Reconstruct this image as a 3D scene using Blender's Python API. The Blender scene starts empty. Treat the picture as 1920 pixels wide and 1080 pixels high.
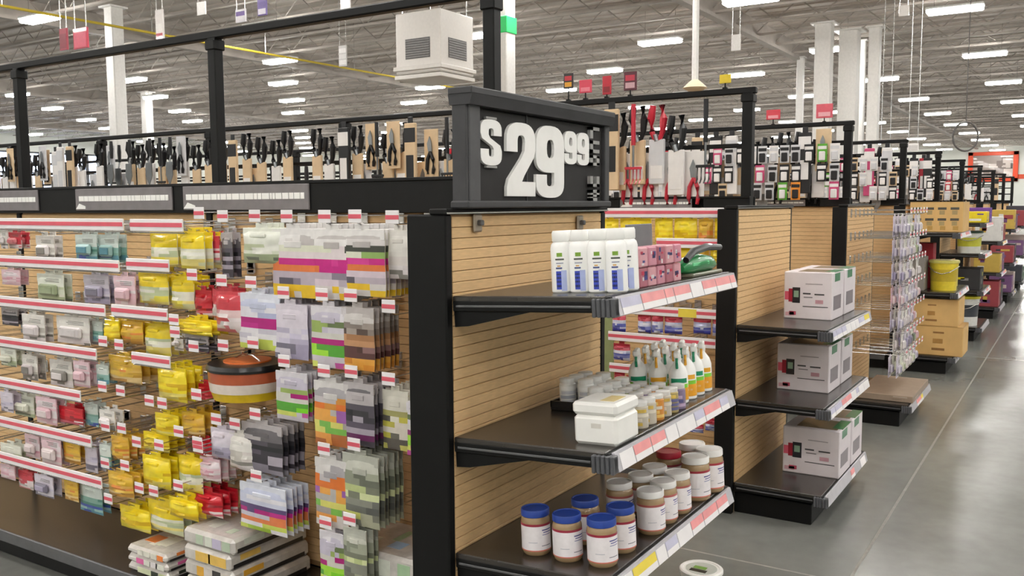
import bpy, bmesh, math, random
from mathutils import Matrix, Vector
S = bpy.context.scene
COL = S.collection
# ------------------------------------------------------------------ camera, world, exposure
cam_d = bpy.data.cameras.new('camera'); cam = bpy.data.objects.new('camera', cam_d); COL.objects.link(cam)
F, EYE = 1680.0, 1.5
vx = Vector((2030-960, 540-378, -F)).normalized(); vy = Vector((-1700-960, 540-400, -F))
vy = (vy - vx*vx.dot(vy)).normalized(); vz = vx.cross(vy)
ROT = Matrix((vx, vy, vz))
m4 = ROT.to_4x4(); m4.translation = (0, 0, EYE); cam.matrix_world = m4
cam_d.sensor_width = 36; cam_d.lens = 36*F/1920; cam_d.clip_start = .05; cam_d.clip_end = 400
S.camera = cam
W = bpy.data.worlds.new('world'); S.world = W; W.use_nodes = True
W.node_tree.nodes['Background'].inputs[0].default_value = (.62, .74, 1, 1)
W.node_tree.nodes['Background'].inputs[1].default_value = 2.6
S.view_settings.view_transform = 'Standard'; S.view_settings.look = 'None'
S.view_settings.exposure = 1.7; S.view_settings.gamma = 1; S.view_settings.use_curve_mapping = False
LAMP = 24.0
S.cycles.max_bounces = 8; S.cycles.diffuse_bounces = 5; S.cycles.glossy_bounces = 3
S.cycles.sample_clamp_indirect = 6
R = random.Random(7)

def ray(px, py): return ROT @ Vector((px-960, 540-py, -F))
def P(px, py, ax, val):
    """point of the survey: where the sight line through a photo pixel meets the plane ax = val"""
    d = ray(px, py); i = 'xyz'.index(ax); o = (0, 0, EYE)
    t = (val-o[i])/d[i]
    return Vector((d.x*t, d.y*t, EYE+d.z*t))

# ------------------------------------------------------------------ materials
def lin(h):
    h = h.lstrip('#'); c = [int(h[i:i+2], 16)/255 for i in (0, 2, 4)]
    return tuple(x/12.92 if x <= .04045 else ((x+.055)/1.055)**2.4 for x in c)+(1,)
MATS = {}
def mat(h, rough=.45, metal=0.0, coat=0.0, noise=.10, scale=18, name=None, emit=0, bump=0, stretch=None, glass=False, spec=.5):
    key = (spec, h, rough, metal, coat, noise, scale, name, emit, bump, stretch, glass)
    if key in MATS: return MATS[key]
    m = bpy.data.materials.new(name or 'paint_'+h.lstrip('#')); m.use_nodes = True
    nt = m.node_tree; b = nt.nodes['Principled BSDF']; L = nt.links.new
    b.inputs['Base Color'].default_value = lin(h); b.inputs['Roughness'].default_value = rough
    b.inputs['Specular IOR Level'].default_value = spec; b.inputs['Metallic'].default_value = metal; b.inputs['Coat Weight'].default_value = coat
    if emit:
        b.inputs['Emission Color'].default_value = lin(h); b.inputs['Emission Strength'].default_value = emit
    elif glass:
        b.inputs['Transmission Weight'].default_value = 1; b.inputs['IOR'].default_value = 1.1
    elif noise:
        tc = nt.nodes.new('ShaderNodeTexCoord'); n = nt.nodes.new('ShaderNodeTexNoise'); n.inputs['Scale'].default_value = scale
        n.inputs['Detail'].default_value = 5
        if stretch:
            mp = nt.nodes.new('ShaderNodeMapping'); mp.inputs['Scale'].default_value = stretch
            L(tc.outputs['Object'], mp.inputs[0]); L(mp.outputs[0], n.inputs['Vector'])
        else: L(tc.outputs['Object'], n.inputs['Vector'])
        mx = nt.nodes.new('ShaderNodeMix'); mx.data_type = 'RGBA'; mx.blend_type = 'MULTIPLY'
        mx.inputs['Factor'].default_value = 1; mx.inputs['A'].default_value = lin(h)
        rp = nt.nodes.new('ShaderNodeMapRange'); rp.inputs['From Min'].default_value = .3; rp.inputs['From Max'].default_value = .7
        rp.inputs['To Min'].default_value = 1-noise; rp.inputs['To Max'].default_value = 1+noise
        L(n.outputs['Fac'], rp.inputs['Value']); L(rp.outputs[0], mx.inputs['B']); L(mx.outputs['Result'], b.inputs['Base Color'])
        if bump:
            bp = nt.nodes.new('ShaderNodeBump'); bp.inputs['Strength'].default_value = bump; bp.inputs['Distance'].default_value = .01
            L(n.outputs['Fac'], bp.inputs['Height']); L(bp.outputs[0], b.inputs['Normal'])
    MATS[key] = m
    return m
BLACK = mat('#0b0b0b', .5, spec=.28, name='black_powder_coat', noise=.15)
DECK = mat('#302b26', .27, spec=.8, name='shelf_top_black', noise=.2, scale=6)
GREYM = mat('#6a6a6c', .4, metal=.5, name='grey_metal_edge')
TAN = mat('#e2bd8a', .55, name='tan_hardboard', noise=.08, scale=5, stretch=(6, 6, 40))
TANEDGE = mat('#a8845a', .7, name='hardboard_edge')
SIGNF = mat('#454547', .55, spec=.3, name='sign_grey'); SIGNP = mat('#2c2b2b', .6, spec=.25, name='sign_dark')
LET = mat('#f6f6f3', .5, name='sign_white', noise=.03); LETG = mat('#9d9d9b', .5, name='sign_pale_grey', noise=.03)
WIRE = mat('#c9c8c6', .25, metal=.9, name='zinc_wire', noise=0)
TAGW = mat('#f2eff0', .5, name='tag_white', noise=.03); TAGR = mat('#e06070', .5, name='tag_red', noise=.05)
TAGL = mat('#f0a0a0', .5, name='label_pink', noise=.08); CHAN = mat('#c4c2c8', .25, name='price_channel_plastic', noise=.05)
TAGY = mat('#ecd650', .5, name='label_yellow', noise=.05)
PLAQ = mat('#7d787a', .5, name='plaque_grey'); WHITE = mat('#f7f6f2', .4, name='white_plastic', noise=.03)
CLEAR = mat('#cfcac4', .12, name='shrink_wrap', coat=.6, noise=.12, scale=30, bump=.3)
CONC = None

# ------------------------------------------------------------------ mesh builder (world coordinates; build() moves them to the parent's origin)
class MB:
    def __init__(s): s.v = []; s.f = []; s.m = []; s.mats = []
    def mi(s, m):
        if m not in s.mats: s.mats.append(m)
        return s.mats.index(m)
    def add(s, vs, fs, m):
        o = len(s.v); s.v += [tuple(v) for v in vs]
        for i, f in enumerate(fs):
            s.f.append([o+k for k in f]); s.m.append(s.mi(m[i] if isinstance(m, list) else m))
        return s
    def box(s, a, b, m, ch=0.0):
        lo = [min(a[i], b[i]) for i in range(3)]; hi = [max(a[i], b[i]) for i in range(3)]
        c = [(lo[i]+hi[i])/2 for i in range(3)]; h = [(hi[i]-lo[i])/2 for i in range(3)]
        ch = min(ch, .45*min(h)*2)
        if ch <= 0:
            vs = [(c[0]+x*h[0], c[1]+y*h[1], c[2]+z*h[2]) for x in (-1, 1) for y in (-1, 1) for z in (-1, 1)]
            return s.add(vs, [(0, 1, 3, 2), (4, 6, 7, 5), (0, 4, 5, 1), (2, 3, 7, 6), (0, 2, 6, 4), (1, 5, 7, 3)], m)
        sg = [(x, y, z) for x in (-1, 1) for y in (-1, 1) for z in (-1, 1)]; vs = []
        for q in sg:
            for ax in range(3): vs.append([c[i]+q[i]*(h[i]-(0 if i == ax else ch)) for i in range(3)])
        ix = {q: i for i, q in enumerate(sg)}; fs = []
        for ax in range(3):
            a1, a2 = [i for i in range(3) if i != ax]
            for sd in (-1, 1):
                f = []
                for p, r in ((-1, -1), (1, -1), (1, 1), (-1, 1)):
                    q = [0]*3; q[ax] = sd; q[a1] = p; q[a2] = r; f.append(ix[tuple(q)]*3+ax)
                fs.append(f)
            for p in (-1, 1):
                for r in (-1, 1):
                    q = [0]*3; q[a1] = p; q[a2] = r; q[ax] = -1; u = ix[tuple(q)]; q[ax] = 1; w = ix[tuple(q)]
                    fs.append((u*3+a1, u*3+a2, w*3+a2, w*3+a1))
        for q in sg: fs.append((ix[q]*3, ix[q]*3+1, ix[q]*3+2))
        return s.add(vs, fs, m)
    def lathe(s, prof, c, m, n=20):
        """prof: (r, z[, material]) rings; material names the band up to the next ring"""
        vs = []; fs = []; ms = []
        for r, z, *_ in prof:
            for k in range(n): vs.append((c[0]+r*math.cos(2*math.pi*k/n), c[1]+r*math.sin(2*math.pi*k/n), c[2]+z))
        for i in range(len(prof)-1):
            mm = prof[i][2] if len(prof[i]) > 2 else m
            for k in range(n):
                fs.append((i*n+k, i*n+(k+1) % n, (i+1)*n+(k+1) % n, (i+1)*n+k)); ms.append(mm)
        fs.append(list(range(n))); ms.append(ms[0]); fs.append([(len(prof)-1)*n+k for k in range(n)]); ms.append(ms[-2])
        return s.add(vs, fs, ms)
    def tube(s, path, r, m, n=6):
        path = [Vector(p) for p in path]; vs = []; fs = []
        for i, p in enumerate(path):
            d = (path[min(i+1, len(path)-1)]-path[max(i-1, 0)]).normalized()
            a = d.cross(Vector((0, 0, 1)))
            if a.length < .1: a = d.cross(Vector((0, 1, 0)))
            a.normalize(); b = d.cross(a); rr = r[i] if isinstance(r, (list, tuple)) else r
            for k in range(n):
                t = 2*math.pi*k/n; vs.append(p+a*rr*math.cos(t)+b*rr*math.sin(t))
        for i in range(len(path)-1):
            for k in range(n): fs.append((i*n+k, i*n+(k+1) % n, (i+1)*n+(k+1) % n, (i+1)*n+k))
        fs.append(list(range(n))); fs.append([(len(path)-1)*n+k for k in range(n)])
        return s.add(vs, fs, m)
    def prism(s, poly, axis, a, b, m):
        """poly in the two other axes, extruded along axis from a to b"""
        o = [i for i in range(3) if i != axis]; vs = []
        for t in (a, b):
            for p in poly:
                q = [0]*3; q[axis] = t; q[o[0]] = p[0]; q[o[1]] = p[1]; vs.append(q)
        n = len(poly); fs = [list(range(n)), list(range(n, 2*n))]+[(i, (i+1) % n, n+(i+1) % n, n+i) for i in range(n)]
        return s.add(vs, fs, m)
    def mesh(s, name, off=(0, 0, 0), smooth=True):
        me = bpy.data.meshes.new(name)
        me.from_pydata([(v[0]-off[0], v[1]-off[1], v[2]-off[2]) for v in s.v], [], s.f)
        for m in s.mats: me.materials.append(m)
        me.polygons.foreach_set('material_index', s.m)
        bm = bmesh.new(); bm.from_mesh(me); bmesh.ops.recalc_face_normals(bm, faces=bm.faces); bm.to_mesh(me); bm.free()
        if smooth:
            me.shade_smooth(); me.set_sharp_from_angle(angle=math.radians(32))
        return me
def ob(name, me, parent=None, loc=(0, 0, 0), rz=0):
    o = bpy.data.objects.new(name, me); COL.objects.link(o); o.location = loc; o.rotation_euler = (0, 0, rz)
    if parent: o.parent = parent
    return o
ORG = {}
def root(name, label, cat, loc, group=None, rz=0):
    o = ob(name, None, None, loc, rz); o.empty_display_size = .05
    ORG[o.name] = Vector(loc); tag(o, label, cat, group); return o
LABELS = {}
def tag(o, label, cat, group=None):
    o['label'] = label; o['category'] = cat
    if group: o['group'] = group
    LABELS.setdefault(label, []).append((o.name, group)); return o
def org(o):
    v = Vector((0, 0, 0))
    while o is not None: v = v+Vector(o.location); o = o.parent
    return v
def part(mb, name, parent): return ob(name, mb.mesh(name, org(parent)), parent)
def struct(mb, name, parent=None):
    o = ob(name, mb.mesh(name, org(parent) if parent else (0, 0, 0)), parent)
    if parent is None: o['kind'] = 'structure'
    return o
def spawn(spec, loc, rz=0, label=None, cat=None, group=None, parent=None):
    """spec = (name, mesh, [child specs]); the copies share the meshes"""
    o = ob(spec[0], spec[1], parent, loc, rz)
    for c in spec[2]: spawn(c, (0, 0, 0), 0, parent=o)
    if label: tag(o, label, cat, group)
    return o
ORDN = ['first', 'second', 'third', 'fourth', 'fifth', 'sixth', 'seventh', 'eighth', 'ninth', 'tenth', 'eleventh', 'twelfth', 'thirteenth',
        'fourteenth', 'fifteenth', 'sixteenth', 'seventeenth', 'eighteenth', 'nineteenth', 'twentieth']
def nth(i):
    if i < 20: return ORDN[i]
    T = ['', '', 'twenty', 'thirty', 'forty', 'fifty', 'sixty', 'seventy', 'eighty', 'ninety'][(i+1)//10]
    return T+'-'+ORDN[(i+1) % 10-1] if (i+1) % 10 else T.replace('ty', 'tieth')

# ------------------------------------------------------------------ the hall
X0, X1, Y0, Y1, ZC = -14, 92, -16, 62, 7.0
def floor_material():
    m = bpy.data.materials.new('polished_concrete'); m.use_nodes = True; nt = m.node_tree; L = nt.links.new; b = nt.nodes['Principled BSDF']
    tc = nt.nodes.new('ShaderNodeTexCoord')
    def noise(sc, det):
        n = nt.nodes.new('ShaderNodeTexNoise'); n.inputs['Scale'].default_value = sc; n.inputs['Detail'].default_value = det
        L(tc.outputs['Object'], n.inputs['Vector']); return n
    a, c = noise(.9, 3), noise(11, 4)
    mx = nt.nodes.new('ShaderNodeMath'); mx.operation = 'MULTIPLY_ADD'; mx.inputs[1].default_value = .35
    L(c.outputs['Fac'], mx.inputs[0]); L(a.outputs['Fac'], mx.inputs[2])
    cr = nt.nodes.new('ShaderNodeValToRGB'); cr.color_ramp.elements[0].position = .15; cr.color_ramp.elements[1].position = 1.0
    cr.color_ramp.elements[0].color = lin('#565752'); cr.color_ramp.elements[1].color = lin('#868782')
    L(mx.outputs[0], cr.inputs[0]); L(cr.outputs[0], b.inputs['Base Color'])
    rr = nt.nodes.new('ShaderNodeMapRange'); rr.inputs['To Min'].default_value = .17; rr.inputs['To Max'].default_value = .30
    L(a.outputs['Fac'], rr.inputs[0]); L(rr.outputs[0], b.inputs['Roughness'])
    return m
flo = struct(MB().box((X0, Y0, -.2), (X1, Y1, 0), floor_material()), 'floor')
JN = mat('#8d8b83', .6, name='joint_filler', noise=.2)
for y in (.72, -5.6, -11.5): part(MB().box((X0+.1, y-.006, -.01), (X1-.1, y+.006, .0008), JN), 'control_joint', flo)
for x in (3.6, 9.7, 15.8, 21.9, 28): part(MB().box((x-.006, Y0+.1, -.01), (x+.006, 3.0, .0007), JN), 'control_joint', flo)
CEIL = mat('#c4bcb4', .7, name='roof_deck_paint', noise=.08, scale=.6); JST = mat('#aaa39b', .7, name='joist_paint', noise=.1, scale=3)
cb = MB(); cb.box((X0, Y0, ZC), (X1, Y1, ZC+.2), CEIL)
cei = struct(cb, 'ceiling')
rib = MB()                                              # flutes of the steel roof deck, along the joists' span
y = Y0+.1
for k in range(int((X1-X0)/.6)):
    x = X0+.3+.6*k; rib.box((x-.1, Y0+.1, ZC-.045), (x+.1, Y1-.1, ZC+.01), CEIL)
rb = part(rib, 'deck_flutes', cei); rb['kind'] = 'stuff'
jm = MB()                                               # one open web joist, shared by all
jm.box((-.05, Y0+.1, ZC-.12), (.05, Y1-.1, ZC-.05), JST); jm.box((-.05, Y0+.1, ZC-.60), (.05, Y1-.1, ZC-.54), JST)
yy = Y0+.4; up = True
while yy < Y1-1:
    jm.tube([(0, yy, ZC-.57 if up else ZC-.09), (0, yy+.6, ZC-.09 if up else ZC-.57)], .018, JST, 4); yy += .6; up = not up
jme = jm.mesh('joist', smooth=False)
x = X0+1.2
while x < X1-1:
    ob('joist', jme, cei, (x, 0, 0)); x += 1.875
for gy in (8.3, 23.3, 38.3, 53.3, -6.7):
    g = MB(); g.box((X0+.1, gy-.11, ZC-.72), (X1-.1, gy+.11, ZC-.62), JST); g.box((X0+.1, gy-.02, ZC-.62), (X1-.1, gy+.02, ZC-.16), JST)
    part(g, 'girder', cei)
WALLM = mat('#dfe2da', .7, name='wall_paint', noise=.05, scale=.4)
struct(MB().box((X1, Y0, 0), (X1+.3, Y1, ZC), WALLM), 'wall_far')
struct(MB().box((X0-.3, Y0, 0), (X0, Y1, ZC), WALLM), 'wall_back')
struct(MB().box((X0, Y0-.3, 0), (X1, Y0, ZC), WALLM), 'wall_right')
wx0, wx1, wz0, wz1 = 29., 43., 2.2, 5.4
wl = MB(); wl.box((X0, Y1, 0), (wx0, Y1+.3, ZC), WALLM); wl.box((wx1, Y1, 0), (X1, Y1+.3, ZC), WALLM)
wl.box((wx0, Y1, 0), (wx1, Y1+.3, wz0), WALLM); wl.box((wx0, Y1, wz1), (wx1, Y1+.3, ZC), WALLM)
struct(wl, 'wall_left')
FRM = mat('#4b4d50', .4, name='window_frame_metal'); GLS = mat('#ffffff', .02, name='window_glass', glass=True)
for i in range(4):
    a = wx0+3.5*i; b = a+3.5; w = MB()
    for p, q in (((a, wz0), (a+.12, wz1)), ((b-.12, wz0), (b, wz1)), ((a, wz0), (b, wz0+.12)), ((a, wz1-.12), (b, wz1)), ((a, 3.9), (b, 4.0))):
        w.box((p[0], Y1+.08, p[1]), (q[0], Y1+.2, q[1]), FRM)
    wo = struct(w, 'window_%d' % (i+1)); wo['label'] = 'bright daylight window high in the far entrance wall'
    part(MB().box((a+.1, Y1+.13, wz0+.1), (b-.1, Y1+.14, wz1-.1), GLS), 'pane', wo)
st = MB(); st.box((X1-.03, Y0+.05, 3.55), (X1+.01, 30, 3.95), mat('#d8502c', .5, name='stripe_orange', noise=.04)); struct(st, 'trim_1')
# structural columns
CLM = mat('#dcdad6', .5, name='column_white', noise=.05)
def column(px, py, depth, w, i):
    d = ray(px, py); t = depth/-((ROT.transposed() @ d).z); p = Vector((d.x*t, d.y*t))
    m = MB(); m.box((p.x-w/2, p.y-w/2, 0), (p.x+w/2, p.y+w/2, ZC-.62), CLM, .02)
    m.box((p.x-w*.8, p.y-w*.8, 0), (p.x+w*.8, p.y+w*.8, .04), CLM); m.box((p.x-w*.75, p.y-w*.75, ZC-.66), (p.x+w*.75, p.y+w*.75, ZC-.62), CLM)
    o = struct(m, 'column_%d' % i); return o, p
for i, (px, py, dp, w) in enumerate([(216, 100, 22, .32), (272, 120, 38, .35), (945, 90, 19, .36), (1545, 100, 24.5, .42), (1593, 100, 25.5, .5), (1640, 110, 25, .3),
                                     (1502, 90, 30, .22), (1618, 110, 27, .16)]):
    co, cp = column(px, py, dp, w, i+1)
    if i == 2:
        s = MB(); s.box((cp.x-.2, cp.y-.2, 5.10), (cp.x+.2, cp.y+.2, 5.44), mat('#18c060', .4, name='sign_green', noise=.04), .01); part(s, 'green_band', co)

# ------------------------------------------------------------------ lamps on their lattice
LENS = mat('#fffcf8', .4, name='lamp_lens', emit=LAMP, noise=0); HSG = mat('#f0f0ee', .4, name='lamp_housing')
lh = MB(); lh.box((-.2, -.62, .05), (.2, .62, .12), HSG, .02)
ln = MB(); ln.box((-.18, -.6, -.03), (.18, .6, .05), LENS, .025)
lr = MB()
for q in (-.45, .45): lr.tube([(0, q, .12), (0, q, .92)], .006, WIRE, 4)
LAMP_SPEC = ('ceiling_lamp', None, [('housing', lh.mesh('housing'), []), ('lens', ln.mesh('lens'), []), ('hanger', lr.mesh('hanger'), [])])
cnt = 0
for j in range(-4, 16):
    ly = 2.75+3.73*j
    if not Y0+1 < ly < Y1-1: continue
    n = 0
    for k in range(-6, 12):
        lx = (23.9 if j % 2 == 0 else 20.25)+7.68*k
        if not X0+1 < lx < X1-1: continue
        d = (ROT.transposed() @ Vector((lx, ly, 4.5))); vis = False
        if d.z < -1:
            u = 960+F*d.x/-d.z; vis = -150 < u < 2070
        if not vis and not (-13 < lx < 30 and -15 < ly < 26): continue
        lz = 6.0
        spawn(LAMP_SPEC, (lx, ly, lz), 0, 'white ceiling lamp, %s from the near end, %s row from the right-hand wall' % (nth(n), nth(j+4)), 'lamp', 'ceiling lamps in staggered rows')
        n += 1; cnt += 1

# ------------------------------------------------------------------ gondola runs
NRUN = 10
def rx(k): return 1.96+2.2*k
def ye(k): return (1.44, 1.375, 1.345, 1.32, 1.30, 1.28, 1.26, 1.24, 1.22, 1.20)[k]
SL_T = .005
def slat_mesh(w, along):
    m = MB()
    if along == 'y': m.box((-SL_T, -w/2, -.0138), (0, w/2, .0142), TAN, .0012)
    else: m.box((-w/2, -.008, -.0142), (w/2, 0, .0142), TAN, .0012)
    return m.mesh('slat')
PITCH = .03
hang_bars = {}
TOPZ = 1.475
GOND = []
def gondola(k):
    xc = rx(k)+.45; y0 = ye(k)+.13; y1 = 5.9 if k == 0 else (11.0 if k == 1 else 12.5)
    bay = 1.38; near = k == 0
    g = root('gondola_shelving', '%s black gondola run from the front, %s' % (nth(k), 'its overhead rack bare, hung with small packs' if near else 'overhead rack full of hanging tools'), 'shelving', (xc, y0, 0))
    GOND.append(g)
    m = MB(); m.box((xc-.40, y0+.02, 0), (xc+.40, y1, .10), BLACK, .004); part(m, 'kick_base', g)
    for s in (-1, 1):
        m = MB(); m.box((xc+s*.02, y0, .10), (xc+s*.44, y1, .13), DECK, .004); m.box((xc+s*.44, y0, .085), (xc+s*.45, y1, .135), GREYM, .003)
        part(m, 'base_deck', g)
    nb = int(math.ceil((y1-y0)/bay-.2))
    edges = [y0+bay*i for i in range(nb)]+[y1]
    for i in range(nb):
        a, b = edges[i]+.016, edges[i+1]-.016
        zs = [.15+PITCH*q for q in range(int((TOPZ-.15)/PITCH))]
        m = MB(); m.box((xc-.012, a, .13), (xc+.012, b, TOPZ), TANEDGE); part(m, 'back_board', g)
        if near and i < 2:
            sm = slat_mesh(b-a, 'y')
            for z in zs: ob('slat', sm, g, (-.012, (a+b)/2-y0, z+PITCH/2))
        else:
            m = MB()
            for z in zs: m.box((xc-.012-SL_T, a, z+.0012), (xc-.012, b, z+PITCH-.0012), TAN, 0)
            o = part(m, 'slatted_panel', g); o['kind'] = 'stuff'
        m = MB()
        for z in zs: m.box((xc+.012, a, z+.0012), (xc+.012+SL_T, b, z+PITCH-.0012), TAN, 0)
        if i < 4:
            o = part(m, 'slatted_panel', g); o['kind'] = 'stuff'
    top = 2.17 if near else 2.085-.006*k
    for i in range(nb+1):
        yq = edges[i] if i else y0-.03
        m = MB(); m.box((xc-.026, yq-.016, .13), (xc+.026, yq+.016, TOPZ), BLACK, .003); part(m, 'slotted_standard', g)
        yr = (1.60, 2.905, 4.30, 5.7)[min(i, 3)] if near else yq; hw_ = .022 if near else .027
        m = MB(); m.box((xc-hw_, yr-hw_, TOPZ), (xc+hw_, yr+hw_, top-.012), BLACK, .004); m.box((xc-hw_-.006, yr-hw_-.006, top-.06), (xc+hw_+.006, yr+hw_+.006, top-.02), BLACK, .004)
        part(m, 'rack_post', g)
    m = MB(); m.box((xc-.018, y0-(.02 if near else .07), top-.016), (xc+.018, y1, top+.016), BLACK, .005); part(m, 'top_rail', g)
    bt = 1.59 if near else 1.535
    m = MB(); m.box((xc-.05, y0-.06, TOPZ), (xc-.032, y1, bt), BLACK, .003); m.box((xc-.055, y0-.06, bt-.008), (xc-.03, y1, bt+.004), BLACK, .002)
    m.box((xc+.032, y0-.06, TOPZ), (xc+.05, y1, bt), BLACK, .003); part(m, 'header_band', g)
    if not near:
        m = MB()
        for z in ((1.80,) if k == 1 else (1.94, 1.80, 1.67)):
            m.box((xc-.012, y0-.05, z-.011), (xc+.012, y1, z+.011), BLACK, .003)
        part(m, 'mid_rail', g)
    # grey plaques with a line of pale lettering
    def plaque(ya, yb, z0, z1, lo=True):
        m = MB(); m.box((xc-.058, ya, z0), (xc-.05, yb, z1), PLAQ, .002); p = part(m, 'plaque', g)
        m = MB(); q = ya+.03*(yb-ya); zz = z0+.42*(z1-z0); h = .24*(z1-z0)
        rr = random.Random(k+3)
        while q < yb-.03:
            w = rr.uniform(.010, .045); m.box((xc-.0595, q, zz), (xc-.0575, min(q+w, yb-.012), zz+h), LET); q += w+.0035
        o = part(m, 'lettering_line', p); o['kind'] = 'stuff'
        m = MB(); m.prism([(yb-.005, z0+.006), (yb-.075, z0+.006), (yb-.075, z0+.018), (yb-.03, z0+.03)], 0, xc-.0600, xc-.0578, LET); part(m, 'corner_arrow', p)
    if near:
        plaque(3.13, 3.80, 1.487, 1.582); plaque(2.36, 3.06, 1.487, 1.582); plaque(4.1, 4.7, 1.487, 1.582)
    else: plaque(ye(k)+.38, ye(k)+.80, TOPZ+.004, bt-.008); plaque(ye(k)+1.1, ye(k)+1.8, TOPZ+.004, bt-.008)
    return g
for k in range(NRUN): gondola(k)

SHELVES = []
def endcap(k, shelves, label, deck=True, slats=False, panel=TAN):
    """end unit against the gondola's end; shelves = heights of the shelf tops"""
    x0 = rx(k); x1 = x0+.9; yp = ye(k); yf = yp-(.48 if k == 0 else .43)
    e = root('endcap_shelving', label, 'shelving', (x0+.45, yp, 0))
    pw = .13 if k == 0 else .09
    for xa in (x0-.028, x1-.002):
        m = MB(); m.box((xa, yp-.004, 0), (xa+.03, yp+pw, TOPZ), BLACK, .004)
        n = 0
        part(m, 'side_post', e)
    m = MB(); m.box((x0, yp+.005, .13), (x1, yp+.02, TOPZ), TANEDGE); part(m, 'back_board', e)
    nz = int((TOPZ-.15)/PITCH)
    if slats:
        sm = slat_mesh(x1-x0-.01, 'x')
        for q in range(nz): ob('slat', sm, e, (0, .006, .15+PITCH*(q+.5)))
    else:
        m = MB()
        for q in range(nz): m.box((x0+.005, yp-.006, .15+PITCH*q+.0012), (x1-.005, yp+.006, .15+PITCH*(q+1)-.0012), panel)
        o = part(m, 'slatted_panel', e); o['kind'] = 'stuff'
    m = MB(); m.box((x0-.03, yp-.012, TOPZ), (x1+.03, yp+.05, TOPZ+.016), BLACK, .003); part(m, 'top_cap', e)
    m = MB(); m.box((x0-.031, yp-.014, TOPZ+.002), (x1+.03, yp-.0115, TOPZ+.006), WIRE); part(m, 'trim_line', e)
    # base
    m = MB(); m.box((x0+.02, yf+.06, 0), (x1-.02, yp, .10), BLACK, .004); part(m, 'kick_base', e)
    for si, z in enumerate([.155]+list(shelves)):
        base = si == 0
        m = MB(); m.box((x0-.005, yf+.01, z-.016), (x1+.005, yp-.006, z), DECK, .003)
        m.box((x0-.006, yf+.01, z-.042), (x0+.006, yp-.006, z-.012), BLACK, .003); m.box((x1-.006, yf+.01, z-.042), (x1+.006, yp-.006, z-.012), BLACK, .003)
        m.box((x0-.005, yf, z-.05), (x1+.005, yf+.014, z-.002), BLACK, .002)
        sh = part(m, 'shelf', e); tl = .05 if k == 0 and not base else 0
        SHELVES.append((sh, z, tl))
        m = MB(); m.box((x0-.010, yf+.05, z-.030), (x0-.006, yp-.02, z-.024), GREYM, .001); part(m, 'edge_trim', sh)
        if not base:
            for xa in (x0+.002, x1-.01):
                m = MB(); m.prism([(yp-.006, z-.03), (yp-.006, z-.085), (yp-.05, z-.082), (yf+.22, z-.04), (yf+.16, z-.03)], 0, xa, xa+.006, BLACK); part(m, 'bracket', sh)
        m = MB(); m.prism([(yf, z-.003), (yf-.008, z-.003), (yf-.020, z-.05), (yf, z-.056)], 0, x0+.01, x1-.005, CHAN); part(m, 'price_channel', sh)
        m = MB()
        for q in range(5): m.box((x0-.018, yf-.018+.013*q, z-.052), (x0+.010, yf-.008+.013*q, z-.006), mat('#55565a', .35, name='channel_end_grey'), .002)
        m.box((x0-.014, yf-.018, z-.050), (x0+.009, yf+.045, z-.008), mat('#4a4b4e', .35, name='channel_end_core'), .003)
        part(m, 'channel_end', sh)
        rr = random.Random(k*10+si+2); xx = x0+.03
        while xx < x1-.06:
            w = rr.uniform(.06, .16); w = min(w, x1-.01-xx)
            if base and rr.random() < .7: xx += w+.06; continue
            m = MB(); mm = rr.choice([TAGL, TAGL, TAGW, TAGW, TAGY if rr.random() < .5 else TAGL, mat('#c9c7dc', .5, name='label_lilac')])
            fr = lambda s_: (yf-.0085-.012*s_, z-.003-.047*s_)
            for s0, s1, mq in ((.12, .62, mm), (.62, .97, TAGW)):
                (ya, za), (yb, zb) = fr(s0), fr(s1)
                m.prism([(ya, za), (ya-.0012, za), (yb-.0012, zb), (yb, zb)], 0, xx, xx+w-.006, mq)
            part(m, 'price_label', sh); xx += w
    return e
endcap(0, (.535, .864, 1.254), 'nearest black endcap with tan slatted back and three shelves under the large price sign', slats=True)
endcap(1, (.565, .925), 'second black endcap, tan back, its shelves holding white printed cartons')
endcap(2, (), 'third black endcap, rows of wire hooks above a low deck with a flat carton', )
endcap(3, (.72, 1.24), 'fourth black endcap, stacked with plain tan cartons and a yellow pail')
endcap(4, (.55, .95, 1.28), 'fifth black endcap holding a white tub with yellow lid')
endcap(5, (.6, 1.0), 'sixth black endcap from the front, mostly hidden')
endcap(6, (.6, 1.1), 'seventh black endcap from the front, mostly hidden')
endcap(7, (.6, 1.1), 'eighth black endcap from the front, mostly hidden')

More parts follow.
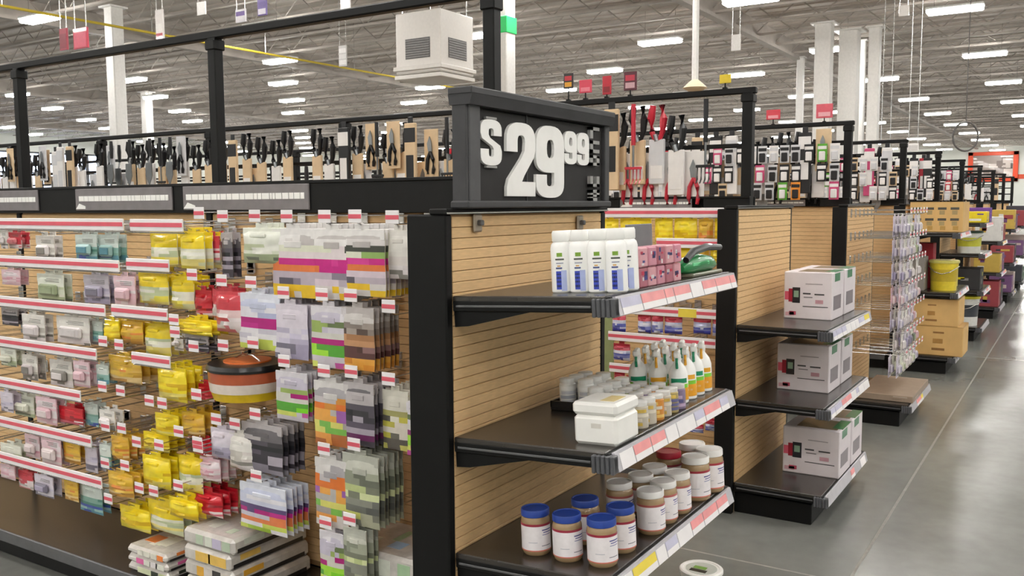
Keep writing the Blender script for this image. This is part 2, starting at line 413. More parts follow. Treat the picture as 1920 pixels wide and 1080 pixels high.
# ------------------------------------------------------------------ the price sign
def price_sign():
    yf = 1.395; x0, x1 = 1.978, 2.835
    s = root('price_sign', 'large dark grey price sign with white numerals on top of the nearest endcap', 'sign', (2.39, 1.42, 1.491))
    m = MB(); m.box((x0+.012, yf+.012, 1.499), (x1-.012, yf+.046, 1.765), SIGNP, .004); part(m, 'panel', s)
    m = MB(); m.box((x0-.005, yf-.006, 1.491), (x1+.005, yf+.055, 1.512), SIGNF, .004)
    m.box((x0, yf+.004, 1.51), (x0+.012, yf+.05, 1.772), SIGNF, .002); m.box((x0+.012, yf, 1.51), (x0+.065, yf+.04, 1.772), mat('#545456', .55, spec=.3, name='sign_stile'), .003)
    m.box((x1-.035, yf, 1.51), (x1, yf+.05, 1.772), SIGNF, .003)
    m.box((x0+.32, yf+.009, 1.512), (x0+.325, yf+.014, 1.765), SIGNF); part(m, 'frame', s)
    m = MB(); m.box((x0-.005, yf-.02, 1.795), (x1+.005, yf+.06, 1.815), SIGNF, .003)
    m.prism([(yf-.02, 1.797), (yf-.012, 1.768), (yf+.055, 1.768), (yf+.06, 1.797)], 0, x0-.003, x1+.003, mat('#3e3e40', .55, spec=.3, name='sign_lip_grey')); part(m, 'top_ledge', s)
    o = org(s)
    def arcp(cx, cy, rx_, ry_, a0, a1, n=10, pw=.75):
        o_ = []
        for i in range(n+1):
            t = math.radians(a0+(a1-a0)*i/n); c, q = math.cos(t), math.sin(t)
            o_.append((cx+rx_*math.copysign(abs(c)**pw, c), cy+ry_*math.copysign(abs(q)**pw, q)))
        return o_
    GLY = {
     '9': [arcp(.5, .70, .5, .30, 180, 0, 14)+arcp(.5, .22, .5, .22, 0, -180, 14)+[(0, .32), (.37, .32), (.37, .22)]+arcp(.5, .21, .13, .05, 180, 360, 6)+[(.63, .40)]+arcp(.5, .55, .5, .20, -80, -180, 8), arcp(.5, .68, .13, .13, 0, 360, 14)[:-1]],
     '2': [[(0, .60)]+arcp(.5, .74, .5, .26, 180, 0, 14)+[(1, .64), (.95, .54), (.60, .28), (.52, .20), (1, .20), (1, 0), (0, 0), (0, .12), (.06, .23), (.50, .52), (.61, .62)]+arcp(.5, .74, .13, .09, 0, 180, 8)+[(.37, .60)]],
     '$': [[(1, .64)]+arcp(.5, .73, .5, .22, 0, 180, 12)+[(0, .68), (.07, .57), (.55, .43), (.62, .37)]+arcp(.5, .29, .12, .07, 0, -180, 6)+[(.38, .37), (0, .37)]+arcp(.5, .27, .5, .22, 180, 360, 12)+[(1, .34), (.93, .45), (.45, .59), (.38, .65)]+arcp(.5, .71, .12, .07, 180, 0, 6)+[(.62, .64)]],
    }
    def gl(t, a, b, c, d, mm, sw=.36):
        p0 = P(a, d, 'y', yf); p1 = P(b, c, 'y', yf); xm = (a+b)/2; w = p1.x-p0.x; zb = P(xm, d, 'y', yf).z; h = P(xm, c, 'y', yf).z-zb
        bm = bmesh.new(); ed = []
        for loop in GLY[t]:
            q = []
            for p in loop:
                if not q or (Vector(p)-Vector(q[-1])).length > .004: q.append(p)
            if (Vector(q[0])-Vector(q[-1])).length < .004: q.pop()
            vs = [bm.verts.new((p0.x+p[0]*w-o.x, yf+.0125-o.y, zb+p[1]*h-o.z)) for p in q]
            ed += [bm.edges.new((vs[i], vs[(i+1) % len(vs)])) for i in range(len(vs))]
        bmesh.ops.triangle_fill(bm, edges=ed, use_beauty=True)
        r_ = bmesh.ops.extrude_face_region(bm, geom=bm.faces[:])
        bmesh.ops.translate(bm, vec=(0, -.010, 0), verts=[v for v in r_['geom'] if isinstance(v, bmesh.types.BMVert)])
        bmesh.ops.recalc_face_normals(bm, faces=bm.faces[:])
        me = bpy.data.meshes.new('numeral'); bm.to_mesh(me); bm.free(); me.materials.append(mm)
        n_ = ob('numeral', me, s)
        if t == '$':
            for q0, q1 in ((.955, 1), (0, .045)):
                m = MB(); m.box((p0.x+w*.28, yf+.003, zb+h*q0), (p0.x+w*.78, yf+.0125, zb+h*q1), LETG, .0008); part(m, 'stroke_end', n_)
    gl('$', 903, 942, 219, 315, LET); gl('2', 952, 1005, 230, 368, LET, .40); gl('9', 1007, 1059, 236, 371, LET, .38)
    gl('9', 1060, 1083, 246, 308, LET, .34); gl('9', 1084, 1106, 249, 310, LET, .34)
    for i, (c, d) in enumerate(((240, 259), (265, 286), (292, 310), (331, 350), (356, 377))):
        p0 = P(1107, d, 'y', yf); p1 = P(1124, c, 'y', yf)
        m = MB(); t = .28*(p1.z-p0.z); w = p1.x-p0.x
        if i != 3: m.box((p0.x, yf, p1.z-t), (p1.x, yf+.013, p1.z), LETG)
        if i in (1, 2, 3, 4): m.box((p0.x, yf, p0.z), (p1.x if i != 4 else p1.x-.25*w, yf+.013, p0.z+t), LETG)
        m.box((p0.x, yf, p0.z), (p0.x+.3*w, yf+.013, p1.z), LETG)
        if i in (2, 3): m.box((p1.x-.3*w, yf, p0.z+(.1 if i == 2 else 0)*t), (p1.x, yf+.013, p1.z-(.1*t if i == 2 else 0)), LETG)
        if i == 4: m.box((p1.x-.3*w, yf, p0.z+1.3*t), (p1.x, yf+.013, p1.z), LETG); m.box((p0.x, yf, p0.z+1.3*t), (p1.x, yf+.013, p0.z+2.*t), LETG)
        part(m, 'small_character', s)
    for xa in (2.1, 2.7):
        m = MB(); m.tube([(xa, yf+.03, 1.492), (xa, yf+.03, 1.52)], .006, BLACK); part(m, 'mount_pin', s)
price_sign()
for i, px in enumerate((895, 1087)):
    p = P(px, 415, 'y', 1.43)
    m = MB(); m.box((p.x-.02, 1.425, p.z-.03), (p.x+.02, 1.434, p.z+.02), mat('#a89c8c', .4, metal=.3, name='clip_grey'), .004); m.box((p.x-.008, 1.41, p.z-.012), (p.x+.008, 1.426, p.z+.004), GREYM, .003)
    tag(part(m, 'sign_clip', None) if False else ob('sign_clip', m.mesh('sign_clip')), ('grey metal clip on the tan back panel, at the post end', 'grey metal clip on the tan back panel, above the white bottles')[i], 'clip')

# ------------------------------------------------------------------ hooks and hanging packs
PAL = {
 'white':   (['#e6e2dc', '#efece6'], ['#e6e2dc', '#ded6d2', '#c9c4bc', '#e9e6e0'], ['#d8cfd0', '#e3dcdc', '#8a8680']),
 'lilac':   (['#dcd4e0'], ['#cfc8dc', '#b9b2c8', '#d9d3df'], ['#a59db6', '#7d7888', '#d6d0da']),
 'greenw':  (['#e4e6da'], ['#d7dcc8', '#c4ccaa', '#e6e6dc'], ['#a8b490', '#6d7464', '#dcdccc']),
 'teal':    (['#cfd8d2'], ['#7fa79a', '#4f8575', '#8fb8b0'], ['#5d93a2', '#3f55a8', '#9cc0bc']),
 'yelloww': (['#f0d420', '#e6cc18'], ['#e3e2cc', '#c9d2a8', '#e8e6da', '#b9c4a0'], ['#efe08a', '#d9dcb4', '#f0e25c']),
 'yellow':  (['#f2d818', '#f5dd30'], ['#eecf18', '#f4de2e', '#e6c21c', '#d8b010'], ['#e2d272', '#cfae20', '#f3df3a']),
 'gold':    (['#e2b838', '#d9a93a'], ['#d8ae48', '#e6bf50', '#c99a3c', '#e08a40'], ['#c89440', '#e4c890', '#b4843c']),
 'red':     (['#c01828', '#d02030'], ['#b81826', '#cf2838', '#8e1420'], ['#d87080', '#e6d8d8', '#b01c2c']),
 'redwhite':(['#d24450'], ['#e8dcdc', '#d89aa0', '#e2c4c4', '#c44450'], ['#e0d4d2', '#d47a80', '#b4b0aa']),
 'pink':    (['#e8c8d0', '#e4d8dc'], ['#dfb8c2', '#e8d2d6', '#d49aaa', '#e8e0e0'], ['#d8b4bc', '#e0d2d2']),
 'lure':    (['#e9e6e4', '#d9d4d2', '#c2bcba'], ['#dfe0cc', '#8fb060', '#5d7a50', '#e2d6d8', '#3d4038', '#e6c040'], ['#c81e84', '#d63a94', '#e07a40', '#c81e84'], ['#bdb0bc', '#5c5662', '#d8c8d2', '#8a8090'], ['#ecc430', '#e8b820', '#d8d2d0']),
 'lime':    (['#dcd8de', '#c4bece'], ['#d4cfd8', '#9ab060', '#c6c0d0', '#6a7a50'], ['#b01a78', '#8e2a70', '#d2d0c8'], ['#7cd420', '#a4e040', '#58a838'], ['#3cb46a', '#d8e070', '#c85aa4', '#cfc8d0']),
 'bluem':   (['#dfe2ee', '#c8cde4'], ['#cfd2e6', '#b4b8d8', '#e4e2ea'], ['#b4187c', '#c42c8c', '#5c4a78'], ['#e2e0e4', '#e0804c', '#c8c4d0'], ['#cbd860', '#a8c840', '#e2dfe4']),
 'brownst': (['#bdb6b4', '#d0cbc8'], ['#8a7f78', '#5a4a44', '#a89c94'], ['#a87850', '#7a4a34', '#c09068'], ['#4c302c', '#8c6a6a', '#5c3a38'], ['#e0963a', '#e8a848', '#d08830']),
 'dark':    (['#b8b2b4', '#6a666a'], ['#3c3a3e', '#55505a', '#25252a'], ['#5a5260', '#a8a0ac', '#3a363e'], ['#6a2a5c', '#454048', '#8a8490']),
 'greyg':   (['#b6b8ac', '#c9cabe'], ['#8f9482', '#6c7062', '#a8ac98'], ['#d4dca8', '#b8c488', '#7a7e6c'], ['#585a56', '#8a8c80', '#6a6c66'], ['#a8a890', '#c6cc70', '#77786c']),
 'orange':  (['#d9d6d4', '#a8a4a8'], ['#e07830', '#d4903c', '#c8c2c4'], ['#9c60a8', '#e8a850', '#b8b4b0'], ['#7ab850', '#d8d470', '#a49c98'], ['#e8a050', '#d8d0cc', '#b46a38']),
 'stripy':  (['#d8d4c8'], ['#c8c050', '#a8a468', '#55524c', '#dcd8c8'], ['#b8b04c', '#6a665c', '#d8d0c4'], ['#d8a850', '#5c564e', '#c2be64']),
 'yelstr':  (['#e8e0d4', '#e06a30'], ['#b85a38', '#c8704a', '#a84c30'], ['#e2d6cc', '#d8a09a', '#e6dccc'], ['#ecc820', '#e4b818', '#f0d838']),
 'bluebag': (['#c23048', '#d86070'], ['#ccd0e2', '#b8bede', '#dcdce6'], ['#5a64b4', '#8288c4', '#c8cce0'], ['#3438a8', '#4a50b8', '#d0d4e8']),
 'green':   (['#d2dcc0'], ['#8fa078', '#a8b890', '#7a8a60'], ['#9cac80', '#b4be94', '#88966c']),
}
def P_(h): return mat(h, .32, coat=.3, noise=.06, scale=40)
PACKS = {}
def pack_spec(kind, w, h, pal, seed):
    w, h = round(w, 3), round(h, 3); key = (kind, w, h, pal, seed)
    if key in PACKS: return PACKS[key]
    r = random.Random(hash((pal, seed, int(w*1000), int(h*1000))) & 0xffff if False else seed*131+int(w*1000)*7+int(h*1000)+sum(map(ord, pal)))
    bands = PAL[pal]; nx, nz = 6, 10
    d = {'pouch': .022, 'card': .0035, 'thin': .006}[kind]
    m = MB(); vf = []; vb = []
    for j in range(nz+1):
        v = j/nz
        for i in range(nx+1):
            u = i/nx*2-1; bu = max(0, (1-u*u))**.6*max(0, 1-(2*v-1)**4)**.7 if kind != 'card' else (0 if abs(u) == 1 or v in (0, 1) else 1)
            jig = 1+.25*r.uniform(-1, 1)*(kind == 'pouch')
            yv = u*w/2*(1+.02*math.sin(9*v+seed)); zv = -.012-v*h
            vf.append((-.0012-d*bu*jig, yv, zv)); vb.append((.0012+d*.35*bu, yv, zv))
    n = len(vf); fs = []; ms = []; back = P_(bands[1][0])
    runs = [[None]*nx for _ in range(nz)]
    for j in range(nz):
        bd = bands[min(len(bands)-1, int(j/nz*len(bands)*1.0))] if j else bands[0]
        i = 0
        while i < nx:
            c = r.choice(bd); L_ = r.choice((1, 2, 2, 3, 6))
            for q in range(i, min(nx, i+L_)): runs[j][q] = c
            i += L_
    for j in range(nz):
        for i in range(nx):
            a = j*(nx+1)+i; q = (a, a+1, a+nx+2, a+nx+1); fs.append(q); ms.append(P_(runs[j][i])); fs.append([n+t for t in q]); ms.append(back)
    bd_ = [i for i in range(nx+1)]+[j*(nx+1)+nx for j in range(1, nz+1)]+[nz*(nx+1)+i for i in range(nx-1, -1, -1)]+[j*(nx+1) for j in range(nz-1, 0, -1)]
    for i in range(len(bd_)):
        a, b = bd_[i], bd_[(i+1) % len(bd_)]; fs.append((a, b, n+b, n+a)); ms.append(back)
    m.add(vf+vb, fs, ms)
    hd = MB(); hd.box((-.003, -w/2, -.034), (.003, w/2, -.002), P_(bands[0][0]), .001); hd.box((-.0022, -w*.16, -.004), (.0022, w*.16, .014), P_(bands[0][0]), .001)
    kids = [('header_card', hd.mesh('header_card'), [])]
    if kind == 'card':
        bl = MB(); q = bands[min(2, len(bands)-1)]
        bl.box((-.022, -w*.33, -h*.88), (-.004, w*.33, -h*.42), P_(r.choice(q)), .008); bl.box((-.026, -w*.22, -h*.8), (-.021, w*.22, -h*.52), P_(r.choice(bands[-1])), .004)
        kids.append(('blister', bl.mesh('blister'), []))
        pr = MB()
        for t in range(3): pr.box((-.0055, -w*.36, -h*(.20+.06*t)), (-.0045, w*(.1+.08*r.random()), -h*(.22+.06*t)), P_('#6a6660'))
        kids.append(('printed_lines', pr.mesh('printed_lines'), []))
    else:
        pr = MB(); pr.box((-d*1.02-.002, -w*.2, -h*.30), (-d*.6, w*.2, -h*.2), P_(r.choice(bands[0])), .002); kids.append(('sticker', pr.mesh('sticker'), []))
    PACKS[key] = ({'pouch': 'hanging_pouch', 'card': 'carded_pack', 'thin': 'hanging_pack'}[kind], m.mesh('pack'), kids)
    return PACKS[key]

def hook_mesh(L):
    """double wire hook, from the panel at x=0 out to -L"""
    m = MB(); m.tube([(0, 0, 0), (-L*.92, 0, 0), (-L, 0, .012)], .0026, WIRE); m.tube([(0, 0, .028), (-L, 0, .030)], .002, WIRE)
    m.box((-.004, -.02, -.02), (.0, .02, .038), WIRE, .002); return m.mesh('peg_hook')
HOOKS = {}
tg = MB(); tg.box((-.0025, -.026, -.004), (0, .026, .036), TAGW, .001); tg.box((-.0031, -.0255, .009), (-.0024, .0255, .022), TAGR); TAGME = tg.mesh('price_tag')
def hook(parent, panel, tip, y, z, tagged=True, facing='x'):
    """hang a hook as a part of its gondola; the tag is its sub-part"""
    L = round(abs(panel-tip), 2)
    if L not in HOOKS: HOOKS[L] = hook_mesh(L)
    o = org(parent)
    if facing == 'x': h = ob('peg_hook', HOOKS[L], parent, Vector((panel, y, z))-o)
    else: h = ob('peg_hook', HOOKS[L], parent, Vector((y, panel, z))-o, math.pi/2)
    if tagged: ob('price_tag', TAGME, h, (-L-.001, 0, .012))
    return h
G0 = GOND[0]; PX0 = 2.41-.026
COLW = {'white': 'white', 'lilac': 'pale lilac', 'greenw': 'greenish white', 'teal': 'teal', 'yelloww': 'yellow-topped white', 'yellow': 'bright yellow', 'gold': 'golden yellow', 'red': 'dark red',
        'redwhite': 'red and white', 'pink': 'pinkish white', 'lure': 'magenta-banded', 'lime': 'lilac-lime', 'bluem': 'blue-magenta', 'brownst': 'brown striped', 'dark': 'dark grey',
        'greyg': 'grey-green', 'orange': 'orange-violet', 'stripy': 'yellow-striped', 'yelstr': 'rust-yellow', 'bluebag': 'blue and white', 'green': 'pale green'}
# price rails across the left bay
def price_rail(px0, py0, px1, py1, x=2.0):
    a, b = P(px0, py0, 'x', x), P(px1, py1, 'x', x); ya, yb = max(a.y, b.y), min(a.y, b.y); z = (a.z+b.z)/2
    if px0 <= 12: ya = 4.35
    m = MB(); m.box((x, yb, z-.022), (x+.006, ya, z+.022), TAGW, .002); rl = part(m, 'price_rail', G0)
    m = MB(); m.box((x-.0012, yb+.002, z-.006), (x+.001, ya-.002, z+.009), TAGR); part(m, 'red_stripe', rl)
    m = MB(); m.tube([(x+.01, yb, z-.026), (x+.01, ya, z-.026)], .003, WIRE); part(m, 'rail_wire', rl)
    n = max(2, int((ya-yb)/.16)+1)
    for i in range(n):
        yq = yb+.012+(ya-yb-.024)*i/(n-1); hook(G0, PX0, x+.008, yq, z-.03, False)
for q in [(0, 420, 230, 420), (0, 490, 222, 497), (0, 565, 196, 582), (0, 640, 180, 665), (0, 716, 150, 743), (10, 795, 170, 825), (10, 860, 190, 905),
          (243, 421, 342, 424), (236, 495, 316, 499), (208, 582, 313, 590), (246, 672, 318, 678)]: price_rail(*q)
rowbase = [405, 478, 555, 630, 710, 785, 850, 925]
LEFT = [  # x0, y0, x1, y1, kind, palette : front packs of the left bay
 (0, 428, 14, 458, 'card', 'white'), (16, 432, 40, 458, 'card', 'redwhite'), (66, 438, 102, 482, 'card', 'white'), (140, 436, 182, 480, 'card', 'teal'), (184, 436, 222, 484, 'card', 'teal'),
 (280, 430, 333, 490, 'pouch', 'yelloww'), (336, 431, 384, 494, 'pouch', 'yelloww'), (387, 438, 412, 482, 'thin', 'redwhite'), (414, 432, 436, 510, 'thin', 'dark'),
 (2, 502, 38, 526, 'thin', 'pink'), (68, 510, 120, 556, 'card', 'greenw'), (155, 512, 205, 560, 'card', 'lilac'), (212, 514, 254, 566, 'card', 'pink'), (258, 506, 316, 560, 'pouch', 'yelloww'), (320, 514, 364, 570, 'pouch', 'yelloww'),
 (366, 540, 398, 585, 'pouch', 'red'), (398, 538, 432, 592, 'pouch', 'redwhite'),
 (2, 574, 34, 602, 'thin', 'dark'), (40, 586, 84, 632, 'card', 'white'), (104, 590, 168, 636, 'card', 'white'), (172, 598, 193, 632, 'thin', 'teal'), (196, 596, 224, 632, 'pouch', 'yellow'), (226, 598, 268, 636, 'pouch', 'gold'),
 (270, 602, 320, 656, 'pouch', 'yelloww'), (332, 596, 398, 618, 'pouch', 'yellow'), (346, 624, 392, 650, 'thin', 'dark'), (326, 624, 344, 648, 'card', 'white'),
 (0, 650, 30, 678, 'card', 'greenw'), (40, 662, 70, 704, 'card', 'white'), (92, 672, 136, 716, 'card', 'white'), (137, 674, 168, 716, 'card', 'pink'), (180, 680, 204, 712, 'thin', 'teal'), (202, 664, 266, 708, 'pouch', 'gold'),
 (294, 684, 350, 742, 'pouch', 'yellow'), (372, 716, 402, 742, 'pouch', 'red'),
 (26, 738, 64, 772, 'card', 'greenw'), (66, 742, 106, 786, 'card', 'pink'), (110, 760, 156, 786, 'thin', 'red'), (158, 752, 184, 790, 'thin', 'teal'), (186, 766, 216, 796, 'card', 'white'), (290, 772, 336, 808, 'pouch', 'yellow'),
 (340, 770, 384, 808, 'pouch', 'gold'), (0, 732, 24, 764, 'thin', 'lilac'),
 (0, 830, 40, 856, 'thin', 'greenw'), (46, 812, 74, 850, 'card', 'pink'), (76, 816, 114, 864, 'card', 'pink'), (118, 826, 150, 860, 'thin', 'gold'), (158, 828, 182, 876, 'thin', 'lilac'), (186, 830, 208, 870, 'thin', 'teal'),
 (208, 814, 242, 854, 'pouch', 'gold'), (268, 808, 318, 836, 'pouch', 'yellow'), (362, 820, 410, 846, 'pouch', 'red'),
 (266, 852, 320, 904, 'pouch', 'yellow'), (334, 852, 380, 912, 'pouch', 'yelloww'), (374, 854, 414, 892, 'pouch', 'pink'), (0, 868, 28, 890, 'thin', 'pink'), (34, 880, 62, 908, 'thin', 'redwhite'), (64, 888, 100, 922, 'card', 'lilac'),
 (120, 896, 146, 930, 'thin', 'gold'), (148, 904, 192, 952, 'thin', 'teal'), (202, 882, 250, 922, 'pouch', 'gold'),
 (224, 948, 282, 984, 'pouch', 'yellow'), (276, 938, 344, 988, 'pouch', 'yelloww'), (316, 932, 372, 962, 'pouch', 'yellow'), (362, 916, 418, 956, 'pouch', 'red'),
]
seq = {}
for i, (a, b, c, d, kind, pal) in enumerate(LEFT):
    xf = 2.03+.02*(i % 3)
    if a > 350: xf = 2.08
    mx_ = (a+c)/2; pt, pb = P(mx_, b, 'x', xf), P(mx_, d, 'x', xf); w = P(a, b, 'x', xf).y-P(c, b, 'x', xf).y
    row = sum(1 for q in rowbase if q <= b+16); seq[row] = seq.get(row, 0)+1
    sp = pack_spec(kind, w*.94, pt.z-pb.z, pal, i % 5+1)
    noun = {'pouch': 'plump pouch', 'card': 'blister card', 'thin': 'thin pack'}[kind]
    spawn(sp, (xf, pt.y, pt.z-.006), 0, '%s %s, %s along the %s row of the left bay' % (COLW[pal], noun, nth(seq[row]-1), nth(row-1)), 'pack', 'small packs hung in the left bay')
    if a > 225 or True: hook(G0, PX0, xf-.03, pt.y, pt.z-.002, False)
    # the packs behind it on the same hook
    for q in range(1, 3 if kind == 'pouch' else 2):
        if xf+.03*q < PX0-.04:
            spawn(sp, (xf+.034*q, pt.y, pt.z-.006), 0, '%s %s, %s behind the %s front pack, %s row of left bay' % (COLW[pal], noun, nth(q-1), nth(seq[row]-1), nth(row-1)), 'pack', 'packs behind the front ones in the left bay')
for px, py in [(375, 409), (362, 524), (328, 608), (330, 631), (365, 658), (195, 647), (225, 654), (194, 732), (228, 740), (282, 759), (306, 764), (370, 748), (200, 806), (230, 810), (337, 817), (258, 836), (300, 842), (372, 838),
               (373, 846), (199, 875), (236, 880), (263, 922), (290, 928), (336, 918), (205, 942)]:
    p = P(px, py+6, 'x', 1.995); hook(G0, PX0, 1.995, p.y, p.z)
# right bay: hooks with tags, each with its own stack of packs
RIGHT = [  # row, tag px, tag py, pack width px, height px, stack, palette, kind
 (1, 417, 413, 0, 0, 0, None, None), (1, 477, 413, 70, 60, 4, 'greenw', 'pouch'), (1, 537, 414, 80, 122, 6, 'lure', 'thin'), (1, 608, 415, 72, 125, 6, 'lure', 'thin'), (1, 665, 415, 82, 118, 8, 'lure', 'thin'), (1, 735, 417, 50, 84, 4, 'white', 'thin'),
 (2, 415, 533, 46, 70, 2, 'redwhite', 'pouch'), (2, 470, 537, 76, 98, 4, 'bluem', 'thin'), (2, 531, 557, 62, 96, 5, 'lilac', 'thin'), (2, 603, 561, 66, 108, 6, 'lime', 'thin'), (2, 657, 563, 60, 110, 8, 'brownst', 'thin'), (2, 728, 584, 0, 0, 0, None, None),
 (3, 418, 655, 0, 0, 0, None, None), (3, 474, 650, 0, 0, 0, None, None), (3, 532, 685, 58, 84, 4, 'lime', 'thin'), (3, 607, 704, 64, 112, 6, 'orange', 'thin'), (3, 658, 706, 56, 110, 7, 'dark', 'thin'), (3, 728, 720, 48, 104, 7, 'stripy', 'thin'),
 (4, 405, 793, 44, 50, 2, 'lilac', 'pouch'), (4, 440, 802, 46, 62, 3, 'white', 'pouch'), (4, 478, 784, 74, 84, 5, 'dark', 'thin'), (4, 607, 850, 60, 120, 6, 'orange', 'thin'), (4, 663, 842, 66, 126, 9, 'greyg', 'thin'),
 (5, 480, 900, 84, 80, 5, 'bluem', 'thin'), (5, 610, 988, 44, 96, 3, 'lime', 'thin'), (5, 655, 982, 42, 96, 3, 'greyg', 'thin'), (3, 775, 742, 46, 96, 4, 'lime', 'thin'),
]
seq = {}
for row, px, py, wp, hp, n, pal, kind in RIGHT:
    xt = 2.02 if px < 700 else 2.05
    p = P(px, py+8, 'x', xt); hook(G0, PX0, xt, p.y, p.z, px < 760)
    seq[row] = seq.get(row, 0)+1
    if not n: continue
    xf = xt+.03; s = P(px, py, 'x', xf)
    q0, q1 = P(px-wp/2, py+20, 'x', xf), P(px+wp/2, py+20, 'x', xf); w = q0.y-q1.y; h = P(px, py+14, 'x', xf).z-P(px, py+14+hp, 'x', xf).z
    sp = pack_spec(kind, w, h, pal, row)
    noun = {'pouch': 'pouch', 'thin': 'clear pack'}[kind]
    n = min(n, 6); step = min(.024, (PX0-.05-xf)/n)
    for i in range(n):
        jy = .004*math.sin(i*2.3+px)
        if i == 0: lb = '%s %s, front of %s hook, %s row beside the endcap' % (COLW[pal], noun, nth(seq[row]-1), nth(row-1)); gp = 'front packs beside the endcap post'
        else: lb = '%s %s, %s behind front pack, %s hook, %s row beside the endcap' % (COLW[pal], noun, nth(i-1), nth(seq[row]-1), nth(row-1)); gp = 'packs behind front one, hook %d row %d' % (seq[row], row)
        spawn(sp, (xf+step*i, p.y+jy, p.z-.01), 0, lb, 'pack', gp)
# the wide striped bundle with a black top
def bundle():
    c = P(464, 672, 'x', 2.1); b = P(464, 742, 'x', 2.1); r = (P(414, 700, 'x', 2.1).y-P(514, 700, 'x', 2.1).y)/2; h = c.z-b.z
    o = root('bait_tub', 'wide tub banded rust, white and yellow with a black lid, hung in the middle bay', 'tub', (c.x, c.y, b.z))
    m = MB(); cl = [P_('#ecc820'), P_('#e2d6cc'), P_('#b85a38'), P_('#c8704a')]
    m.lathe([(r*.86, 0, cl[0]), (r*.92, h*.2, cl[0]), (r*.94, h*.22, cl[1]), (r*.97, h*.45, cl[1]), (r*.97, h*.47, cl[2]), (r*.98, h*.74, cl[3]), (r*.95, h*.76, cl[3])], (c.x, c.y, b.z), cl[0], 28); part(m, 'body', o)
    m = MB(); m.lathe([(r*1.02, 0), (r*1.03, h*.06), (r*.98, h*.16), (r*.6, h*.18)], (c.x, c.y, b.z+h*.76), P_('#151515'), 28); part(m, 'lid', o)
    m = MB(); m.lathe([(r*.60, 0), (r*.60, .005), (r*.4, .006)], (c.x, c.y, b.z+h*.938), P_('#e87838'), 24); part(m, 'orange_rim', o)
    m = MB(); m.tube([(c.x, c.y-r*.5, b.z+h*.95), (c.x, c.y-r*.2, b.z+h*1.1), (c.x, c.y+r*.2, b.z+h*1.1), (c.x, c.y+r*.5, b.z+h*.95)], .003, WIRE); part(m, 'bail', o)
    hook(G0, PX0, 2.07, c.y, b.z+h*1.1, False)
bundle()
# wrapped trays lying on the base deck
def wrapped_tray(x0, x1, y0, y1, z, h, label, cols, seed):
    o = root('wrapped_tray', label, 'packaged tray', ((x0+x1)/2, (y0+y1)/2, z), 'shrink-wrapped trays on the base deck')
    m = MB(); m.box((x0, y0, z), (x1, y1, z+h), CLEAR, .012); part(m, 'wrap', o)
    r = random.Random(seed)
    for i in range(4):
        a = x0+.02+(x1-x0-.12)*r.random(); b = y0+.02+(y1-y0-.1)*r.random(); m = MB(); m.box((a, b, z+h-.001), (a+r.uniform(.04, .09), b+r.uniform(.02, .06), z+h+.0006+.0003*i), P_(r.choice(cols))); part(m, 'printed_patch', o)
    m = MB()
    for i in range(4):
        a = y0+.015+(y1-y0-.08)*i/4; m.box((x0-.0008, a, z+h*.2), (x0+.001, a+r.uniform(.03, .05), z+h*.8), P_(r.choice(cols)))
    part(m, 'end_print', o)
    m = MB(); m.box((x0+.02, y0-.0008, z+h*.12), (x1-.03, y0+.001, z+h*.38), P_('#2c2a2a')); m.box((x0+.05, y0-.0009, z+h*.5), (x0+.14, y0+.001, z+h*.85), P_(cols[0])); part(m, 'side_print', o)
for i in range(4):
    wrapped_tray(1.985+.006*(i % 2), 2.36, 2.40+.008*(i % 3), 2.66+.006*(i % 2), .131+.058*i, .0575, '%s clear-wrapped tray, %s in the stack on the deck below the yellow pouches' % (('grey', 'orange-marked', 'pale', 'white-topped')[i], ('lowest', 'second up', 'third up', 'topmost')[i]),
                 [['#e8b850', '#e6e2dc', '#b8b0a8'], ['#e8b040', '#d8d0c8', '#3a3838'], ['#e8c060', '#efeae4', '#d8c8d0'], ['#d8dcd0', '#b8c8b0', '#c8c0d8']][i], i+5)
for i in range(3):
    wrapped_tray(1.99, 2.16, 2.76+.004*i, 3.0, .131+.034*i, .033, '%s small wrapped pack at the far end of the clear tray stack' % ('dark green lowest', 'white middle', 'orange-spotted top')[i],
                 [['#3c4438', '#dfe6c0', '#c8d0a0'], ['#e46aa8', '#f0eaea', '#e8e8dc'], ['#f08a40', '#dfe6c8', '#e8e6d8']][i], i+15)
for i in range(3):
    wrapped_tray(2.10, 2.36, 1.62, 2.03-.005*i, .131+.09*i, .0895, '%s clear-wrapped box beside the black endcap post, %s of three on the deck' % (('grey', 'pink-printed', 'white')[i], ('lowest', 'middle', 'top')[i]),
                 [['#b8c0b0', '#d0d0c8', '#c8b8c0'], ['#e0b8c8', '#d8d8d0', '#a8b8c8'], ['#a8c8a0', '#9ab8d8', '#e0e4d8']][i], i+25)

